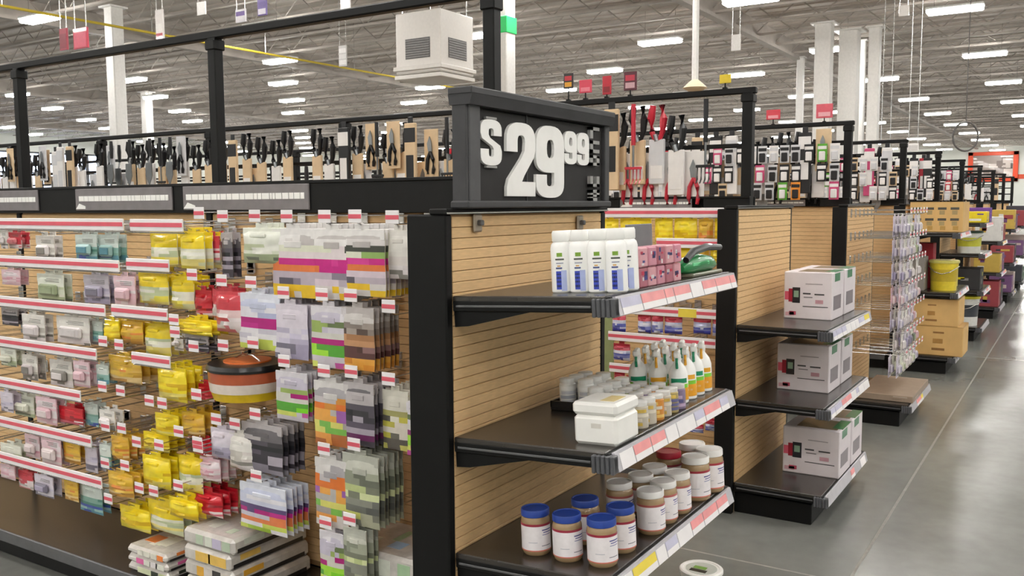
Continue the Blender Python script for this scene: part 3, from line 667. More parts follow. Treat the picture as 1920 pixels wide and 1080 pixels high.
# ------------------------------------------------------------------ goods on the nearest endcap
Z1, Z2, Z3 = .864, 1.254, .535; TILT = .05; BEFORE = set(COL.objects)   # these shelves slope up a little to the front
def label_cells(m, c, r, z0, z1, rows, n=20):
    """printed sleeve round a jar: rows of (height share, colours)"""
    pass
bo = MB(); WB = mat('#fcfcfa', .3, coat=.3, name='bottle_white', noise=.02)
bo.lathe([(.024, 0, WB), (.0275, .004, WB), (.0275, .118, WB), (.025, .128, WB), (.020, .134, WB), (.018, .136, WB)], (0, 0, 0), WB, 24)
bc = MB(); bc.lathe([(.021, .135), (.0225, .138), (.0225, .158), (.020, .164)], (0, 0, 0), mat('#fbfbf8', .35, name='cap_white', noise=.02), 20)
def arc_label(r, z0, z1, a0, a1, m, n=8, t=.0006):
    b = MB(); vs = []
    for rr in (r, r+t):
        for z in (z0, z1):
            for k in range(n+1):
                a = a0+(a1-a0)*k/n; vs.append((rr*math.cos(a), rr*math.sin(a), z))
    N = n+1; fs = []
    for k in range(n):
        fs += [(2*N+k, 2*N+k+1, 3*N+k+1, 3*N+k), (k, k+1, N+k+1, N+k), (k, k+1, 2*N+k+1, 2*N+k), (N+k, N+k+1, 3*N+k+1, 3*N+k)]
    fs += [(0, N, 3*N, 2*N), (n, N+n, 3*N+n, 2*N+n)]
    b.add(vs, fs, m); return b
def arcs(r, lst):
    b = MB()
    for z0, z1, a0, a1, h in lst:
        q = arc_label(r*1.006, z0, z1, math.radians(a0), math.radians(a1), P_(h), max(3, int(abs(a1-a0)/8))); b.add(q.v, q.f, q.mats[0])
    return b
BL = arcs(.0276, [(.096, .106, 185, 215, '#7fa838'), (.087, .091, 176, 224, '#4a4e48'), (.078, .080, 180, 220, '#7a80a0'), (.064, .068, 178, 212, '#4c5a90'), (.070, .073, 186, 204, '#e0a850'),
                   (.010, .058, 178, 206, '#3a4cc0'), (.006, .060, 206, 236, '#b4c0ec'), (.048, .052, 180, 204, '#18204c'), (.038, .043, 180, 204, '#18204c'), (.028, .033, 180, 204, '#141c48'), (.016, .022, 180, 204, '#141c48')])
BOT = ('spray_bottle', bo.mesh('bottle'), [('cap', bc.mesh('cap'), []), ('printed_label', BL.mesh('label'), [])])
BOT = ('white_bottle',)+BOT[1:]
for i in range(4):
    for j in range(2):
        p = P(1055+34.5*i, 552, 'x', 2.07); x = 2.07+.062*j
        y = p.y-.002*j
        lb = 'white blue-printed bottle, %s from the tan panel, %s row, top endcap shelf' % (nth(i), ('front', 'second', 'third', 'last')[j])
        spawn(BOT, (x, y, Z2), 0, lb, 'bottle', 'white bottles on the top endcap shelf')
def carton(name, x0, y0, z0, x1, y1, z1, base, cols, label, cat='box', group=None, lines=True, seed=1, faces='xy'):
    o = root(name, label, cat, ((x0+x1)/2, (y0+y1)/2, z0), group)
    B = mat(base, .5, name='carton_'+base.lstrip('#'), noise=.06, scale=20)
    m = MB(); m.box((x0, y0, z0), (x1, y1, z1), B, min(.004, .06*(z1-z0))); part(m, 'body', o)
    r = random.Random(seed); h = z1-z0
    for nm, on in (('front_print', 'x' in faces), ('side_print', 'y' in faces)):
        if not on: continue
        m = MB(); L_ = (y1-y0) if nm == 'front_print' else (x1-x0)
        for c in cols:
            a = r.uniform(.06, .6); b = min(.95, a+r.uniform(.15, .4)); p = r.uniform(.08, .7); q = min(.94, p+r.uniform(.08, .25))
            if nm == 'front_print': m.box((x0-.0006, y0+L_*a, z0+h*p), (x0+.0005, y0+L_*b, z0+h*q), P_(c))
            else: m.box((x0+L_*a, y0-.0006, z0+h*p), (x0+L_*b, y0+.0005, z0+h*q), P_(c))
        part(m, nm, o)
    return o
k = 0
for i in range(5):
    for j in range(2):
        x0 = 2.19+.06*i; z = Z2+.055*j
        carton('small_carton', x0, .985, z, x0+.052, 1.06, z+.053, ('#b06a78', '#d8a0a8', '#d090a0')[(i+j) % 3], ['#2a2c60', '#c8264c', '#e8e4e4', '#3c3c80'],
               '%s pink and navy carton in the %s layer behind the white bottles' % (nth(i), ('lower', 'upper')[j]), 'box', 'pink cartons on the top endcap shelf', seed=i*2+j)
m = MB(); q0, q1 = P(1176, 474, 'x', 2.44), P(1226, 431, 'x', 2.44)
o = root('divider_sign', 'plain grey sign card standing behind the white bottles on the top shelf', 'sign', (2.44, (q0.y+q1.y)/2, Z2))
m.box((2.44, q1.y, q0.z), (2.446, q0.y, q1.z), mat('#85868a', .5, name='card_grey'), .002); part(m, 'card', o)
m = MB(); m.box((2.447, (q0.y+q1.y)/2-.01, Z2), (2.452, (q0.y+q1.y)/2+.01, q1.z-.01), GREYM, .001); m.box((2.42, (q0.y+q1.y)/2-.03, Z2), (2.47, (q0.y+q1.y)/2+.03, Z2+.003), GREYM); part(m, 'stand', o)
o = root('garden_shears_pack', 'green garden tool pack with black handle at the far end of the top shelf', 'garden tool', (2.72, 1.02, Z2))
m = MB(); m.tube([(2.56, 1.02, Z2+.03), (2.60, 1.02, Z2+.036), (2.70, 1.02, Z2+.04), (2.80, 1.02, Z2+.034), (2.86, 1.02, Z2+.026)], [.014, .027, .030, .025, .008], P_('#1f8a4c'), 12); part(m, 'body', o)
m = MB(); m.tube([(2.56, 1.0, Z2+.055), (2.62, 1.0, Z2+.078), (2.74, 1.0, Z2+.088), (2.86, 1.0, Z2+.082)], [.010, .012, .012, .010], P_('#202326'), 10); part(m, 'handle', o)
m = MB(); m.box((2.58, .985, Z2), (2.84, 1.055, Z2+.012), P_('#7a7a68'), .004); part(m, 'tray', o)
m = MB(); m.box((2.60, .992, Z2+.034), (2.74, .996, Z2+.044), P_('#7ae0a0'), .001); part(m, 'sticker', o)
# middle shelf
def tub():
    a = P(1076, 838, 'x', 2.015); b = P(1160, 838, 'x', 2.015); h = .92*(P(1076, 752, 'x', 2.015).z-a.z); z = Z1
    x0, x1, y0, y1 = 2.01, 2.15, b.y, a.y
    o = root('food_tub', 'square white tub with a lid on the middle shelf of the nearest endcap', 'tub', ((x0+x1)/2, (y0+y1)/2, z))
    m = MB(); m.box((x0+.002, y0+.002, z), (x1-.002, y1-.002, z+h*.69), WHITE, .009); part(m, 'body', o)
    m = MB(); m.box((x0, y0, z+h*.70), (x1, y1, z+h), WHITE, .008); part(m, 'lid', o)
    m = MB(); m.box((x0+.0015, y0+.045, z+h*.40), (x0+.0035, y0+.075, z+h*.52), P_('#dcd8d0'), .001); part(m, 'embossed_mark', o)
    m = MB(); m.box((x0+.03, y0+.02, z+h-.0005), (x0+.10, y0+.06, z+h+.001), P_('#ecd9a0')); part(m, 'lid_label', o)
tub()
def small_jar(cols, r, h, capc, seed):
    rr = random.Random(seed); m = MB(); body = P_(cols[0]); m.lathe([(r*.9, 0), (r, .003), (r, h*.78), (r*.85, h*.84)], (0, 0, 0), body, 14)
    c = MB(); c.lathe([(r*.88, h*.82), (r*.92, h*.84), (r*.92, h*.98), (r*.8, h)], (0, 0, 0), P_(capc), 14)
    l = arcs(r*1.01, [(h*(.12+.16*i), h*(.24+.16*i), 150+rr.uniform(0, 25), 250+rr.uniform(-30, 40), rr.choice(cols[1:])) for i in range(4)])
    return ('small_jar', m.mesh('jar'), [('cap', c.mesh('cap'), []), ('printed_label', l.mesh('label'), [])])
JV = [small_jar(c, .024, .075, cap, i) for i, (c, cap) in enumerate([
    (['#b8a468', '#e8c860', '#6a6a98', '#d8d4c8'], '#e8e6e2'), (['#8a7a98', '#c8b0d0', '#5a5a90', '#e8e0d0'], '#e9e7e4'), (['#d8903c', '#f0c870', '#e8e0d0', '#a85a30'], '#efeeea'), (['#9aa850', '#d8e070', '#e8e8d8', '#e09030'], '#efeeea'),
    (['#c8c0b0', '#e8e0d0', '#d8b858', '#7a6a5a'], '#ecebe8')])]
JN_ = ['sand-yellow', 'violet', 'orange', 'olive green', 'beige']
for i in range(6):
    for j in range(3):
        x = 2.24+.055*i; y = 1.005+.06*j
        t = (i+2*j+(i//3)) % 5; t = (4 if i < 2 else t)
        spawn(JV[t], (x, y, Z1), R.uniform(-.3, .3), '%s small jar, white cap, %s along the %s line on the middle shelf' % (JN_[t], nth(i), ('front', 'second', 'third')[j]), 'jar', 'small jars on the middle endcap shelf')
m = MB(); m.box((2.36, 1.22, Z1), (2.56, 1.36, Z1+.012), P_('#15161a'), .003); tray = root('display_tray', 'shallow black tray under white-capped bottles at the back of the middle shelf', 'tray', (2.46, 1.29, Z1)); part(m, 'base', tray)
m = MB()
for a, b in (((2.36, 1.22), (2.56, 1.226)), ((2.36, 1.354), (2.56, 1.36)), ((2.36, 1.22), (2.366, 1.36)), ((2.554, 1.22), (2.56, 1.36))): m.box((a[0], a[1], Z1+.01), (b[0], b[1], Z1+.03), P_('#15161a'), .001)
part(m, 'rim', tray)
WJ = small_jar(['#e6e6e2', '#c8cad0', '#a8acb8', '#f0f0ee'], .026, .085, '#f2f2ef', 9)
WJ = ('white_bottle',)+WJ[1:]
for i in range(3):
    for j in range(2):
        spawn(WJ, (2.40+.06*i, 1.255+.064*j, Z1+.012), 0, 'plain white bottle, %s of the %s line on the black tray' % (nth(i), ('front', 'rear')[j]), 'bottle', 'white bottles on the black tray')
for i in range(4):
    spawn(WJ, (2.34+.06*i, 1.19, Z1), 0, 'plain white bottle standing in front of the black tray, %s toward the far end' % nth(i), 'bottle', 'white bottles past the tray')
def spray(c2, seed):
    m = MB(); m.lathe([(.026, 0), (.03, .004), (.03, .09), (.024, .11), (.011, .128), (.010, .138)], (0, 0, 0), WB, 18)
    t = MB(); t.box((-.045, -.009, .146), (.018, .009, .166), WHITE, .004); t.tube([(0, 0, .134), (0, 0, .15)], .012, WHITE, 10); t.tube([(-.028, 0, .148), (-.034, 0, .13), (-.03, 0, .112)], .0045, P_(c2), 6)
    l = arcs(.0303, [(.012, .05, 120, 260, '#f0a828'), (.05, .062, 130, 250, '#8ad840'), (.066, .08, 140, 240, c2), (.03, .036, 150, 220, '#e8e8e0')])
    return ('trigger_bottle', m.mesh('bottle'), [('trigger_head', t.mesh('trigger'), []), ('printed_label', l.mesh('label'), [])])
SPG, SPO = spray('#1a9068', 1), spray('#f0b030', 2)
for i in range(4):
    for j in range(3):
        spawn((SPG, SPO)[(i+j) % 2], (2.60+.07*i, 1.035+.068*j, Z1), .3, 'white %s-labelled trigger bottle, %s in the %s line on the middle shelf' % (('green', 'orange')[(i+j) % 2], nth(i), ('front', 'second', 'back')[j]), 'bottle', 'trigger bottles on the middle shelf')
# bottom shelf jars
AMB = mat('#a58a66', .25, coat=.4, name='peanut_contents', noise=.1); LBL = mat('#f4eef2', .45, name='jar_label', noise=.04)
def big_jar(lidc, sc, liquid, band):
    m = MB(); r = .040*sc; h = .125*sc
    Lq = liquid
    m.lathe([(r*.86, 0, Lq), (r*.97, .005, Lq), (r, .012, Lq), (r, h*.76, Lq), (r*.93, h*.82, Lq), (r*.86, h*.85, Lq)], (0, 0, 0), Lq, 40)
    c = MB(); LC = mat(lidc, .38, name='lid_'+lidc.lstrip('#'), noise=.04)
    c.lathe([(r*.95, h*.845), (r*.98, h*.855), (r*.98, h*.975), (r*.94, h), (r*.86, h), (r*.84, h*.985), (r*.2, h*.985)], (0, 0, 0), LC, 32)
    l = arcs(r*1.004, [(h*.13, h*.66, 95, 285, '#f6f1f4')]); 
    d = arcs(r*1.012, [(h*.66, h*.71, 95, 285, band), (h*.11, h*.135, 95, 285, '#d87868'), (h*.56, h*.585, 235, 280, '#5a5c9c'), (h*.51, h*.53, 240, 280, '#6a6caa'), (h*.46, h*.475, 236, 276, '#8a8ab8'), (h*.3, h*.315, 180, 215, '#c8c6d0'), (h*.22, h*.235, 232, 272, '#7c7c88')])
    return ('lidded_jar', m.mesh('jar'), [('lid', c.mesh('lid'), []), ('label', l.mesh('label'), [('label_print', d.mesh('print'), [])])])
BLU = big_jar('#24459e', 1, AMB, '#a02840'); WHT = big_jar('#e8e6e4', 1, AMB, '#b05a58'); TALL = big_jar('#efedea', 1.12, AMB, '#a83040'); REDJ = big_jar('#b82038', 1.06, AMB, '#a03040')
def put(sp, px, pyb, label, group, z=Z3, rz=0):
    for _ in range(4): p = P(px, pyb, 'z', z); z = Z3+(1.434-p.y)*TILT
    z = Z3; spawn(sp, (p.x, p.y, z), rz, label, 'jar', group); return p
for (px, py), w in zip([(1007, 1034), (1066, 1046), (1131, 1056), (1166, 1030), (1100, 1014)], ['first from the panel side', 'second in the front row', 'front, closest to the price channel', 'behind the front one', 'rearmost, half hidden']):
    put(BLU, px, py, 'blue-lidded jar with white label on the bottom shelf, %s' % w, 'blue-lidded jars on the bottom shelf')
for i, (px, py) in enumerate([(1222, 996), (1246, 976), (1272, 958), (1164, 978), (1204, 962), (1230, 945)]):
    put(WHT, px, py, 'white-lidded amber jar on the bottom shelf, %s' % ['frontmost of its kind', 'second behind along the price channel', 'third behind along the price channel', 'beside the rear blue lid', 'in the middle of the cluster', 'rear of the cluster'][i], 'white-lidded jars on the bottom shelf', rz=.2)
for i, (px, py) in enumerate([(1306, 934), (1332, 918), (1300, 905)]):
    put(TALL, px, py, 'taller white-lidded jar with printed label at the far end, %s' % ['front one', 'second one, nearest the next post', 'rear one beside the red lid'][i], 'taller jars at the far end')
put(REDJ, 1256, 918, 'red-lidded jar behind the white-lidded jars on the bottom shelf', None)
for o in [q for q in COL.objects if q not in BEFORE and q.parent is None and 'category' in q]:
    o.location.z += (1.434-o.location.y)*math.tan(TILT); o.rotation_euler.x = -TILT
for sh, z, tl in SHELVES:
    if tl: sh.rotation_euler.x = -tl; sh.location = (0, -z*math.sin(tl), z*(1-math.cos(tl)))
p = P(1315, 1066, 'z', .1)
o = root('floor_tub', 'small white tub with a dark printed lid standing on the floor by the endcap', 'tub', (p.x, p.y, 0))
m = MB(); m.lathe([(.062, 0), (.070, .006), (.078, .09)], (p.x, p.y, 0), WHITE, 28); part(m, 'body', o)
m = MB(); m.lathe([(.080, .088), (.083, .09), (.083, .1), (.078, .104), (.070, .104), (.068, .1), (.02, .1)], (p.x, p.y, 0), WHITE, 32); part(m, 'lid', o)
m = MB(); m.lathe([(.060, .0995), (.060, .1012), (.04, .1013)], (p.x, p.y, 0), P_('#c8ccc4'), 24); m.box((p.x-.04, p.y-.03, .1013), (p.x-.015, p.y+.035, .102), P_('#2c302c')); m.box((p.x-.01, p.y-.02, .1013), (p.x+.015, p.y+.03, .1021), P_('#7aa84c')); part(m, 'lid_print', o)

# ------------------------------------------------------------------ goods on the second run's face, seen past the endcap
G1 = GOND[1]; PX1 = rx(1)+.45-.026
def rail1(px0, px1, py, x=4.2, yel=None):
    a, b = P(px0, py, 'x', x), P(px1, py, 'x', x); z = a.z
    m = MB(); m.box((x, b.y, z-.024), (x+.006, a.y, z+.024), TAGW, .002); rl = part(m, 'price_rail', G1)
    m = MB(); m.box((x-.0012, b.y+.002, z-.006), (x+.001, a.y-.002, z+.010), TAGR); part(m, 'red_stripe', rl)
    if yel:
        c, d = P(yel[0], py, 'x', x), P(yel[1], py, 'x', x); m = MB(); m.box((x-.002, d.y, z-.022), (x-.0008, c.y, z+.02), TAGY); part(m, 'yellow_label', rl)
    n = max(2, int((a.y-b.y)/.12))
    for i in range(n): hook(G1, PX1, x+.008, b.y+.02+(a.y-b.y-.04)*i/(n-1), z-.03, False)
rail1(1128, 1357, 399); rail1(1230, 1358, 455); rail1(1180, 1356, 580, yel=(1272, 1306)); rail1(1140, 1342, 629); rail1(1142, 1270, 688)
RUN2 = [(1132, 406, 1160, 452, 'yellow'), (1162, 405, 1222, 452, 'yellow'), (1228, 405, 1262, 450, 'yellow'), (1264, 405, 1308, 450, 'yellow'), (1310, 406, 1338, 450, 'gold'), (1340, 405, 1366, 452, 'yellow'),
        (1240, 458, 1294, 486, 'yellow'), (1296, 458, 1330, 486, 'gold'), (1332, 460, 1364, 488, 'yellow'),
        (1148, 582, 1174, 614, 'bluebag'), (1196, 584, 1222, 616, 'bluebag'), (1222, 584, 1244, 618, 'bluebag'), (1246, 586, 1280, 618, 'bluebag'), (1300, 586, 1334, 618, 'bluebag'), (1336, 588, 1358, 622, 'bluebag'),
        (1150, 640, 1182, 668, 'bluebag'), (1248, 646, 1274, 676, 'lilac'), (1152, 694, 1172, 716, 'bluebag'), (1174, 700, 1194, 718, 'redwhite'), (1284, 790, 1320, 802, 'bluebag'), (1322, 780, 1345, 800, 'bluebag')]
for i, (a, b, c, d, pal) in enumerate(RUN2):
    xf = 4.24; pt, pb = P((a+c)/2, b, 'x', xf), P((a+c)/2, d, 'x', xf); w = P(a, b, 'x', xf).y-P(c, b, 'x', xf).y
    sp = pack_spec('pouch', w*.96, pt.z-pb.z, pal, i % 4+1)
    spawn(sp, (xf, pt.y, pt.z-.01), 0, '%s pouch seen past the nearest endcap, %s counted from the top' % (COLW[pal], nth(i)), 'pack', 'pouches on the second run')
    hook(G1, PX1, xf-.02, pt.y, pt.z-.006, False)
# green strip board beside the bare panel
a, b = P(1129, 586, 'x', 4.3), P(1150, 712, 'x', 4.3)
m = MB(); m.box((4.30, b.y, b.z), (4.31, a.y, a.z), P_('#94a274'), .003); o = root('green_banner', 'pale green hanging strip beside the blue pouches of the second run', 'banner', (4.305, (a.y+b.y)/2, b.z)); part(m, 'sheet', o)
m = MB(); m.tube([(4.305, (a.y+b.y)/2, a.z-.01), (4.305, (a.y+b.y)/2, a.z+.03), (PX1, (a.y+b.y)/2, a.z+.03)], .003, WIRE); part(m, 'hanger', o)

# ------------------------------------------------------------------ white cartons on the second endcap
def printed_carton(x, y0, z, label, d=.26, w=.235, h=.235):
    o = root('printed_carton', label, 'box', (x, y0, z), 'white printed cartons on the second endcap')
    B = mat('#e4dce0', .5, name='carton_white', noise=.03)
    m = MB(); m.box((x, y0, z), (x+d, y0+w, z+h), B, .004); part(m, 'body', o)
    yy = lambda u: y0+w*(1-u); zz = lambda v: z+h*(1-v)          # u from the aisle side of the run, v downward
    def pr(name, lst):
        m = MB()
        for u0, v0, u1, v1, c in lst: m.box((x-.0012, yy(u1), zz(v1)), (x+.001, yy(u0), zz(v0)), P_(c))
        part(m, name, o)
    pr('picture', [(.02, .42, .10, .60, '#d85a72'), (.10, .36, .18, .64, '#a01c34'), (.18, .33, .34, .66, '#24242a')])
    pr('picture_detail', []) if False else None
    m = MB(); m.box((x-.0018, yy(.31), zz(.54)), (x-.001, yy(.21), zz(.40)), P_('#8aa890')); part(m, 'product_photo', o)
    pr('printed_lines', [(.40, .44, .56, .47, '#4a4a4c'), (.64, .45, .84, .48, '#4a4a4c'), (.42, .52, .60, .54, '#8a8488'), (.40, .72, .92, .735, '#3a3a3c'), (.45, .24, .8, .26, '#a8a0a4'), (.66, .58, .82, .66, '#c89aa4')])
    pr('corner_logo', [(.04, .86, .22, .94, '#d8a8b2'), (.12, .84, .26, .92, '#c8546c')])
    m = MB(); m.box((x+.05, y0-.0008, z+h*.80), (x+d-.09, y0+.001, z+h*.97), P_('#4a8a64')); m.box((x+.03, y0-.0008, z+h*.2), (x+d-.06, y0+.001, z+h*.5), P_('#8a8088')); part(m, 'side_print', o)
    m = MB(); m.box((x+.03, y0+.02, z+h-.0006), (x+d-.03, y0+w-.06, z+h+.001), P_('#8a7a60')); m.box((x+.06, y0-.0005, z+h-.0006), (x+d, y0+.05, z+h+.0012), P_('#3e8a58')); part(m, 'top_print', o)
    return o
for z, (a, b), nm in ((.925, (1468, 1558), 'upper'), (.565, (1458, 1556), 'middle'), (.155, (1472, 1580), 'lowest')):
    xq = {'upper': 4.52, 'middle': 4.50, 'lowest': 4.46}[nm]
    ya, yb = P(a, 640, 'x', xq).y, P(b, 640, 'x', xq).y
    for j in range(2):
        if xq+.28*j+.24 < 5.06: printed_carton(xq+.28*j, yb, z, 'white printed carton on the %s shelf of the second endcap, %s' % (nm, ('front', 'behind the front one')[j]), .25, ya-yb, .235 if nm != 'middle' else .235)

# ------------------------------------------------------------------ third endcap: hooks and packs facing the aisle
E3x = rx(2); yq = ye(2)-.006
ends = [o for o in COL.objects if o.name.startswith('endcap_shelving')]
E3 = ends[2]; c_ = 0
for r_, z in enumerate((1.42, 1.26, 1.10, .94, .78, .62, .47)):
    for j in range(6):
        xh = E3x+.10+.14*j; hook(E3, yq, yq-.38, xh, z, True, 'y')
        pal = R.choice(['white', 'lilac', 'white', 'greenw', 'lilac', 'pink', 'white'])
        if (r_*5+j) % 11 == 3: continue
        for n in range(2):
            sp = pack_spec('card', .10, .13, pal, r_ % 3+1)
            spawn(sp, (xh, yq-.33+.05*n, z-.008), math.pi/2, '%s card on the third endcap, hook %s of the %s row, %s' % (COLW[pal], nth(j), nth(r_), ('front', 'behind')[n]), 'pack', 'cards on the third endcap hooks'); c_ += 1
a = rx(2)
carton('flat_carton', a+.08, ye(2)-.44, .156, a+.80, ye(2)-.08, .20, '#a08e7c', ['#8a7866', '#b8a898'], 'low flattened brown carton on the deck of the third endcap', seed=4)

# ------------------------------------------------------------------ fourth endcap: tan cartons, pail
a = rx(3); yf = ye(3)-.45; TANC = '#dcb474'
def tan_carton(px0, py0, px1, py1, x, z, depth, label, marks, dots=False):
    p, q = P(px0, (py0+py1)/2, 'x', x), P(px1, (py0+py1)/2, 'x', x); h = P(px0, py0, 'x', x).z-P(px0, py1, 'x', x).z
    o = root('tan_carton', label, 'box', (x, q.y, z), 'tan cartons on the fourth endcap')
    m = MB(); m.box((x, q.y, z), (x+depth, p.y, z+h), mat(TANC, .6, name='cardboard', noise=.07, scale=8), .006); part(m, 'body', o)
    m = MB(); w = p.y-q.y
    for u0, v0, u1, v1, c in marks: m.box((x-.001, q.y+w*(1-u1), z+h*(1-v1)), (x+.001, q.y+w*(1-u0), z+h*(1-v0)), P_(c))
    part(m, 'printed_marks', o)
    m = MB(); m.box((x-.0008, q.y, z+h*.985), (x+depth, p.y, z+h+.0008), P_('#c9a468'), .0003); part(m, 'top_flap', o)
    return h
pics = [(.06+.235*i, .18+.36*j, .22+.235*i, .26+.36*j, '#55524a') for i in range(4) for j in range(2)]+[(.09+.235*i, .28+.36*j, .19+.235*i, .42+.36*j, '#b09a6a') for i in range(4) for j in range(2)]+[(.1+.24*i, .80, .2+.24*i, .93, '#c09850') for i in range(4)]

tan_carton(1706, 374, 1806, 430, 8.62, 1.241, .5, 'tan carton with rows of small pictures on the top shelf of the fourth endcap', pics)
h_ = tan_carton(1712, 606, 1806, 660, 8.60, .156, .42, 'lower tan carton on the deck of the fourth endcap', [(.40, .18, .62, .24, '#9a7040'), (.40, .42, .60, .58, '#b08448'), (.38, .74, .64, .82, '#8f6638')])
tan_carton(1698, 556, 1798, 606, 8.60, .157+h_, .45, 'upper tan carton stacked just under the middle shelf of the fourth endcap', [(.42, .2, .58, .25, '#9a7040'), (.42, .45, .56, .60, '#b88a4c'), (.38, .75, .6, .82, '#9a7040')])
def pail(x, y, z, r, h, body, lid, label, band):
    o = root('pail', label, 'pail', (x, y, z)); B = P_(body)
    m = MB(); m.lathe([(r*.88, 0, B), (r*.90, h*.3, P_(band)), (r*.95, h*.7, B), (r, h*.93, B)], (x, y, z), B, 24); part(m, 'body', o)
    m = MB(); m.lathe([(r*1.04, h*.90), (r*1.06, h*.92), (r*1.06, h*.98), (r*.98, h), (r*.2, h*.99)], (x, y, z), P_(lid), 24); part(m, 'lid', o)
    m = MB(); m.tube([(x-r*.2, y-r*1.05, z+h*.8), (x-r*1.1, y-r*.5, z+h*.62), (x-r*1.2, y, z+h*.56), (x-r*1.1, y+r*.5, z+h*.62), (x-r*.2, y+r*1.05, z+h*.8)], .004, WIRE); part(m, 'handle', o)
pail(8.82, 1.02, .72, .12, .27, '#e6cf38', '#d8cf70', 'yellow pail with pale lid on the middle shelf of the fourth endcap', '#c9b030')
carton('grey_carton', 8.62, 1.155, .721, 8.85, 1.30, 1.02, '#8f8a84', ['#b0a8a0', '#6f6a66'], 'grey carton standing left of the yellow pail on the fourth endcap', seed=3)
carton('red_carton', 8.95, 1.13, .721, 9.15, 1.3, 1.13, '#b8283c', ['#d84858', '#8c1828'], 'red carton behind the grey carton on the fourth endcap', seed=5)
carton('yellow_carton', 9.05, .95, .721, 9.25, 1.11, .93, '#d8cc58', ['#8a7a3c', '#f0e8b0'], 'yellow carton behind the pail on the fourth endcap', seed=6)
pail(10.97, 1.06, .155, .16, .33, '#e2e2de', '#e8dc30', 'white pail with bright yellow lid on the deck of the fifth endcap', '#3c4048')
pail(10.97, 1.03, .95, .13, .24, '#d8d8d0', '#2e4a3a', 'pale pail with dark green lid on the third tier of the fifth endcap', '#c8c840')
carton('yellow_carton', 10.85, .86, 1.281, 11.15, 1.15, 1.40, '#e8d020', ['#e8e6dc', '#5a3c90'], 'yellow carton on the top shelf of the fifth endcap', seed=8)
carton('violet_carton', 11.2, .86, 1.281, 11.5, 1.15, 1.44, '#6a3c98', ['#c8b0e0', '#d83c8c'], 'violet carton beside the yellow one on the top shelf of the fifth endcap', seed=9)
carton('black_carton', 10.85, .9, .551, 11.25, 1.2, .78, '#2c2c2e', ['#8a8a88', '#d8d020'], 'black carton on the low shelf of the fifth endcap', seed=10)
cc = ['#c8b8b0', '#9a4048', '#d8d4cc', '#3a3c44', '#c8aa50', '#4a6a50', '#74507c', '#dcdcd8']
CN = ['beige', 'red', 'pale grey', 'black', 'mustard', 'green', 'purple', 'white']
for k in (5, 6, 7):
    for si, z in enumerate((.155, .6, 1.0 if k == 5 else 1.1)):
        for j in range(2):
            x = rx(k)+.06+.4*j; c = (k*5+si*3+j*2) % 8; y = ye(k)
            carton('shelf_carton', x, y-.42, z+.001, x+.34, y-.12, z+R.uniform(.2, .34), cc[c], [cc[(c+2) % 8], cc[(c+5) % 8], cc[(c+3) % 8]], '%s carton on the %s tier of the %s endcap, %s' % (CN[c], nth(si), nth(k), ('near side', 'far side')[j]), seed=k*10+si*2+j)

# ------------------------------------------------------------------ tools on the overhead racks
CARD = mat('#d8bd98', .6, name='tool_card_tan', noise=.06); GRIP = mat('#17171a', .4, name='tool_grip_black', noise=.1); STEEL = mat('#8d9093', .3, metal=.8, name='tool_steel')
REDP = mat('#c02438', .35, coat=.2, name='tool_red'); LGREY = mat('#cfcfd2', .45, name='tool_card_grey', noise=.05); BWHT = mat('#e7e4e2', .45, name='tool_card_white', noise=.05)
# every tool hangs from z = 0 (its hook) downwards and faces -x
def t_lopper(card, grip):
    r_ = MB(); r_.box((-.03, -.045, -.43), (-.012, .045, -.19), card, .004)
    g = MB()
    for s in (-1, 1): g.tube([(-.02, s*.012, -.20), (-.02, s*.030, -.15), (-.02, s*.036, -.08), (-.02, s*.026, -.01)], [.010, .016, .022, .018], grip, 8)
    b = MB(); b.tube([(-.02, 0, -.20), (-.02, .012, -.165)], .016, STEEL, 8)
    l = MB(); l.box((-.032, -.034, -.40), (-.0295, .034, -.33), BWHT, .001)
    return ('lopper', None, [('card_sleeve', r_.mesh('card_sleeve'), [('sleeve_print', l.mesh('print'), [])]), ('handles', g.mesh('handles'), []), ('pivot', b.mesh('pivot'), [])])
def t_pruner(card, grip):
    r_ = MB(); r_.box((-.02, -.055, -.30), (-.014, .055, -.0), card, .002)
    g = MB()
    for s in (-1, 1): g.tube([(-.03, 0, -.14), (-.03, s*.022, -.19), (-.03, s*.026, -.25), (-.03, s*.02, -.28)], [.009, .012, .012, .009], grip, 8)
    b = MB(); b.prism([(-.014, -.14), (.014, -.14), (.022, -.09), (.004, -.045), (-.01, -.08)], 0, -.034, -.026, STEEL)
    return ('hand_pruner', None, [('card', r_.mesh('card'), []), ('grips', g.mesh('grips'), []), ('blade', b.mesh('blade'), [])])
def t_longcard(card, band):
    r_ = MB(); r_.box((-.035, -.045, -.46), (-.012, .045, -.02), card, .005)
    b = MB(); b.box((-.037, -.045, -.14), (-.0345, .045, -.05), band, .001); b2 = MB(); b2.box((-.037, -.03, -.36), (-.0345, .03, -.22), band, .001)
    h_ = MB(); h_.box((-.026, -.02, -.03), (-.02, .02, .02), GRIP, .002)
    return ('boxed_tool', None, [('box', r_.mesh('box'), [('printed_band', b.mesh('band'), []), ('printed_photo', b2.mesh('photo'), [])]), ('hang_tab', h_.mesh('hang_tab'), [])])
def t_rake(col):
    g = MB(); g.tube([(-.02, 0, 0), (-.02, 0, -.22)], .013, col, 8); s_ = MB(); s_.tube([(-.02, 0, -.22), (-.02, 0, -.34)], .006, STEEL, 6)
    t_ = MB(); t_.box((-.026, -.05, -.35), (-.014, .05, -.335), col, .002)
    for i in range(5): t_.tube([(-.02, -.042+.021*i, -.345), (-.022, -.042+.021*i, -.41), (-.04, -.042+.021*i, -.43)], .004, col, 4)
    return ('hand_rake', None, [('handle', g.mesh('handle'), []), ('shaft', s_.mesh('shaft'), []), ('tines', t_.mesh('tines'), [])])
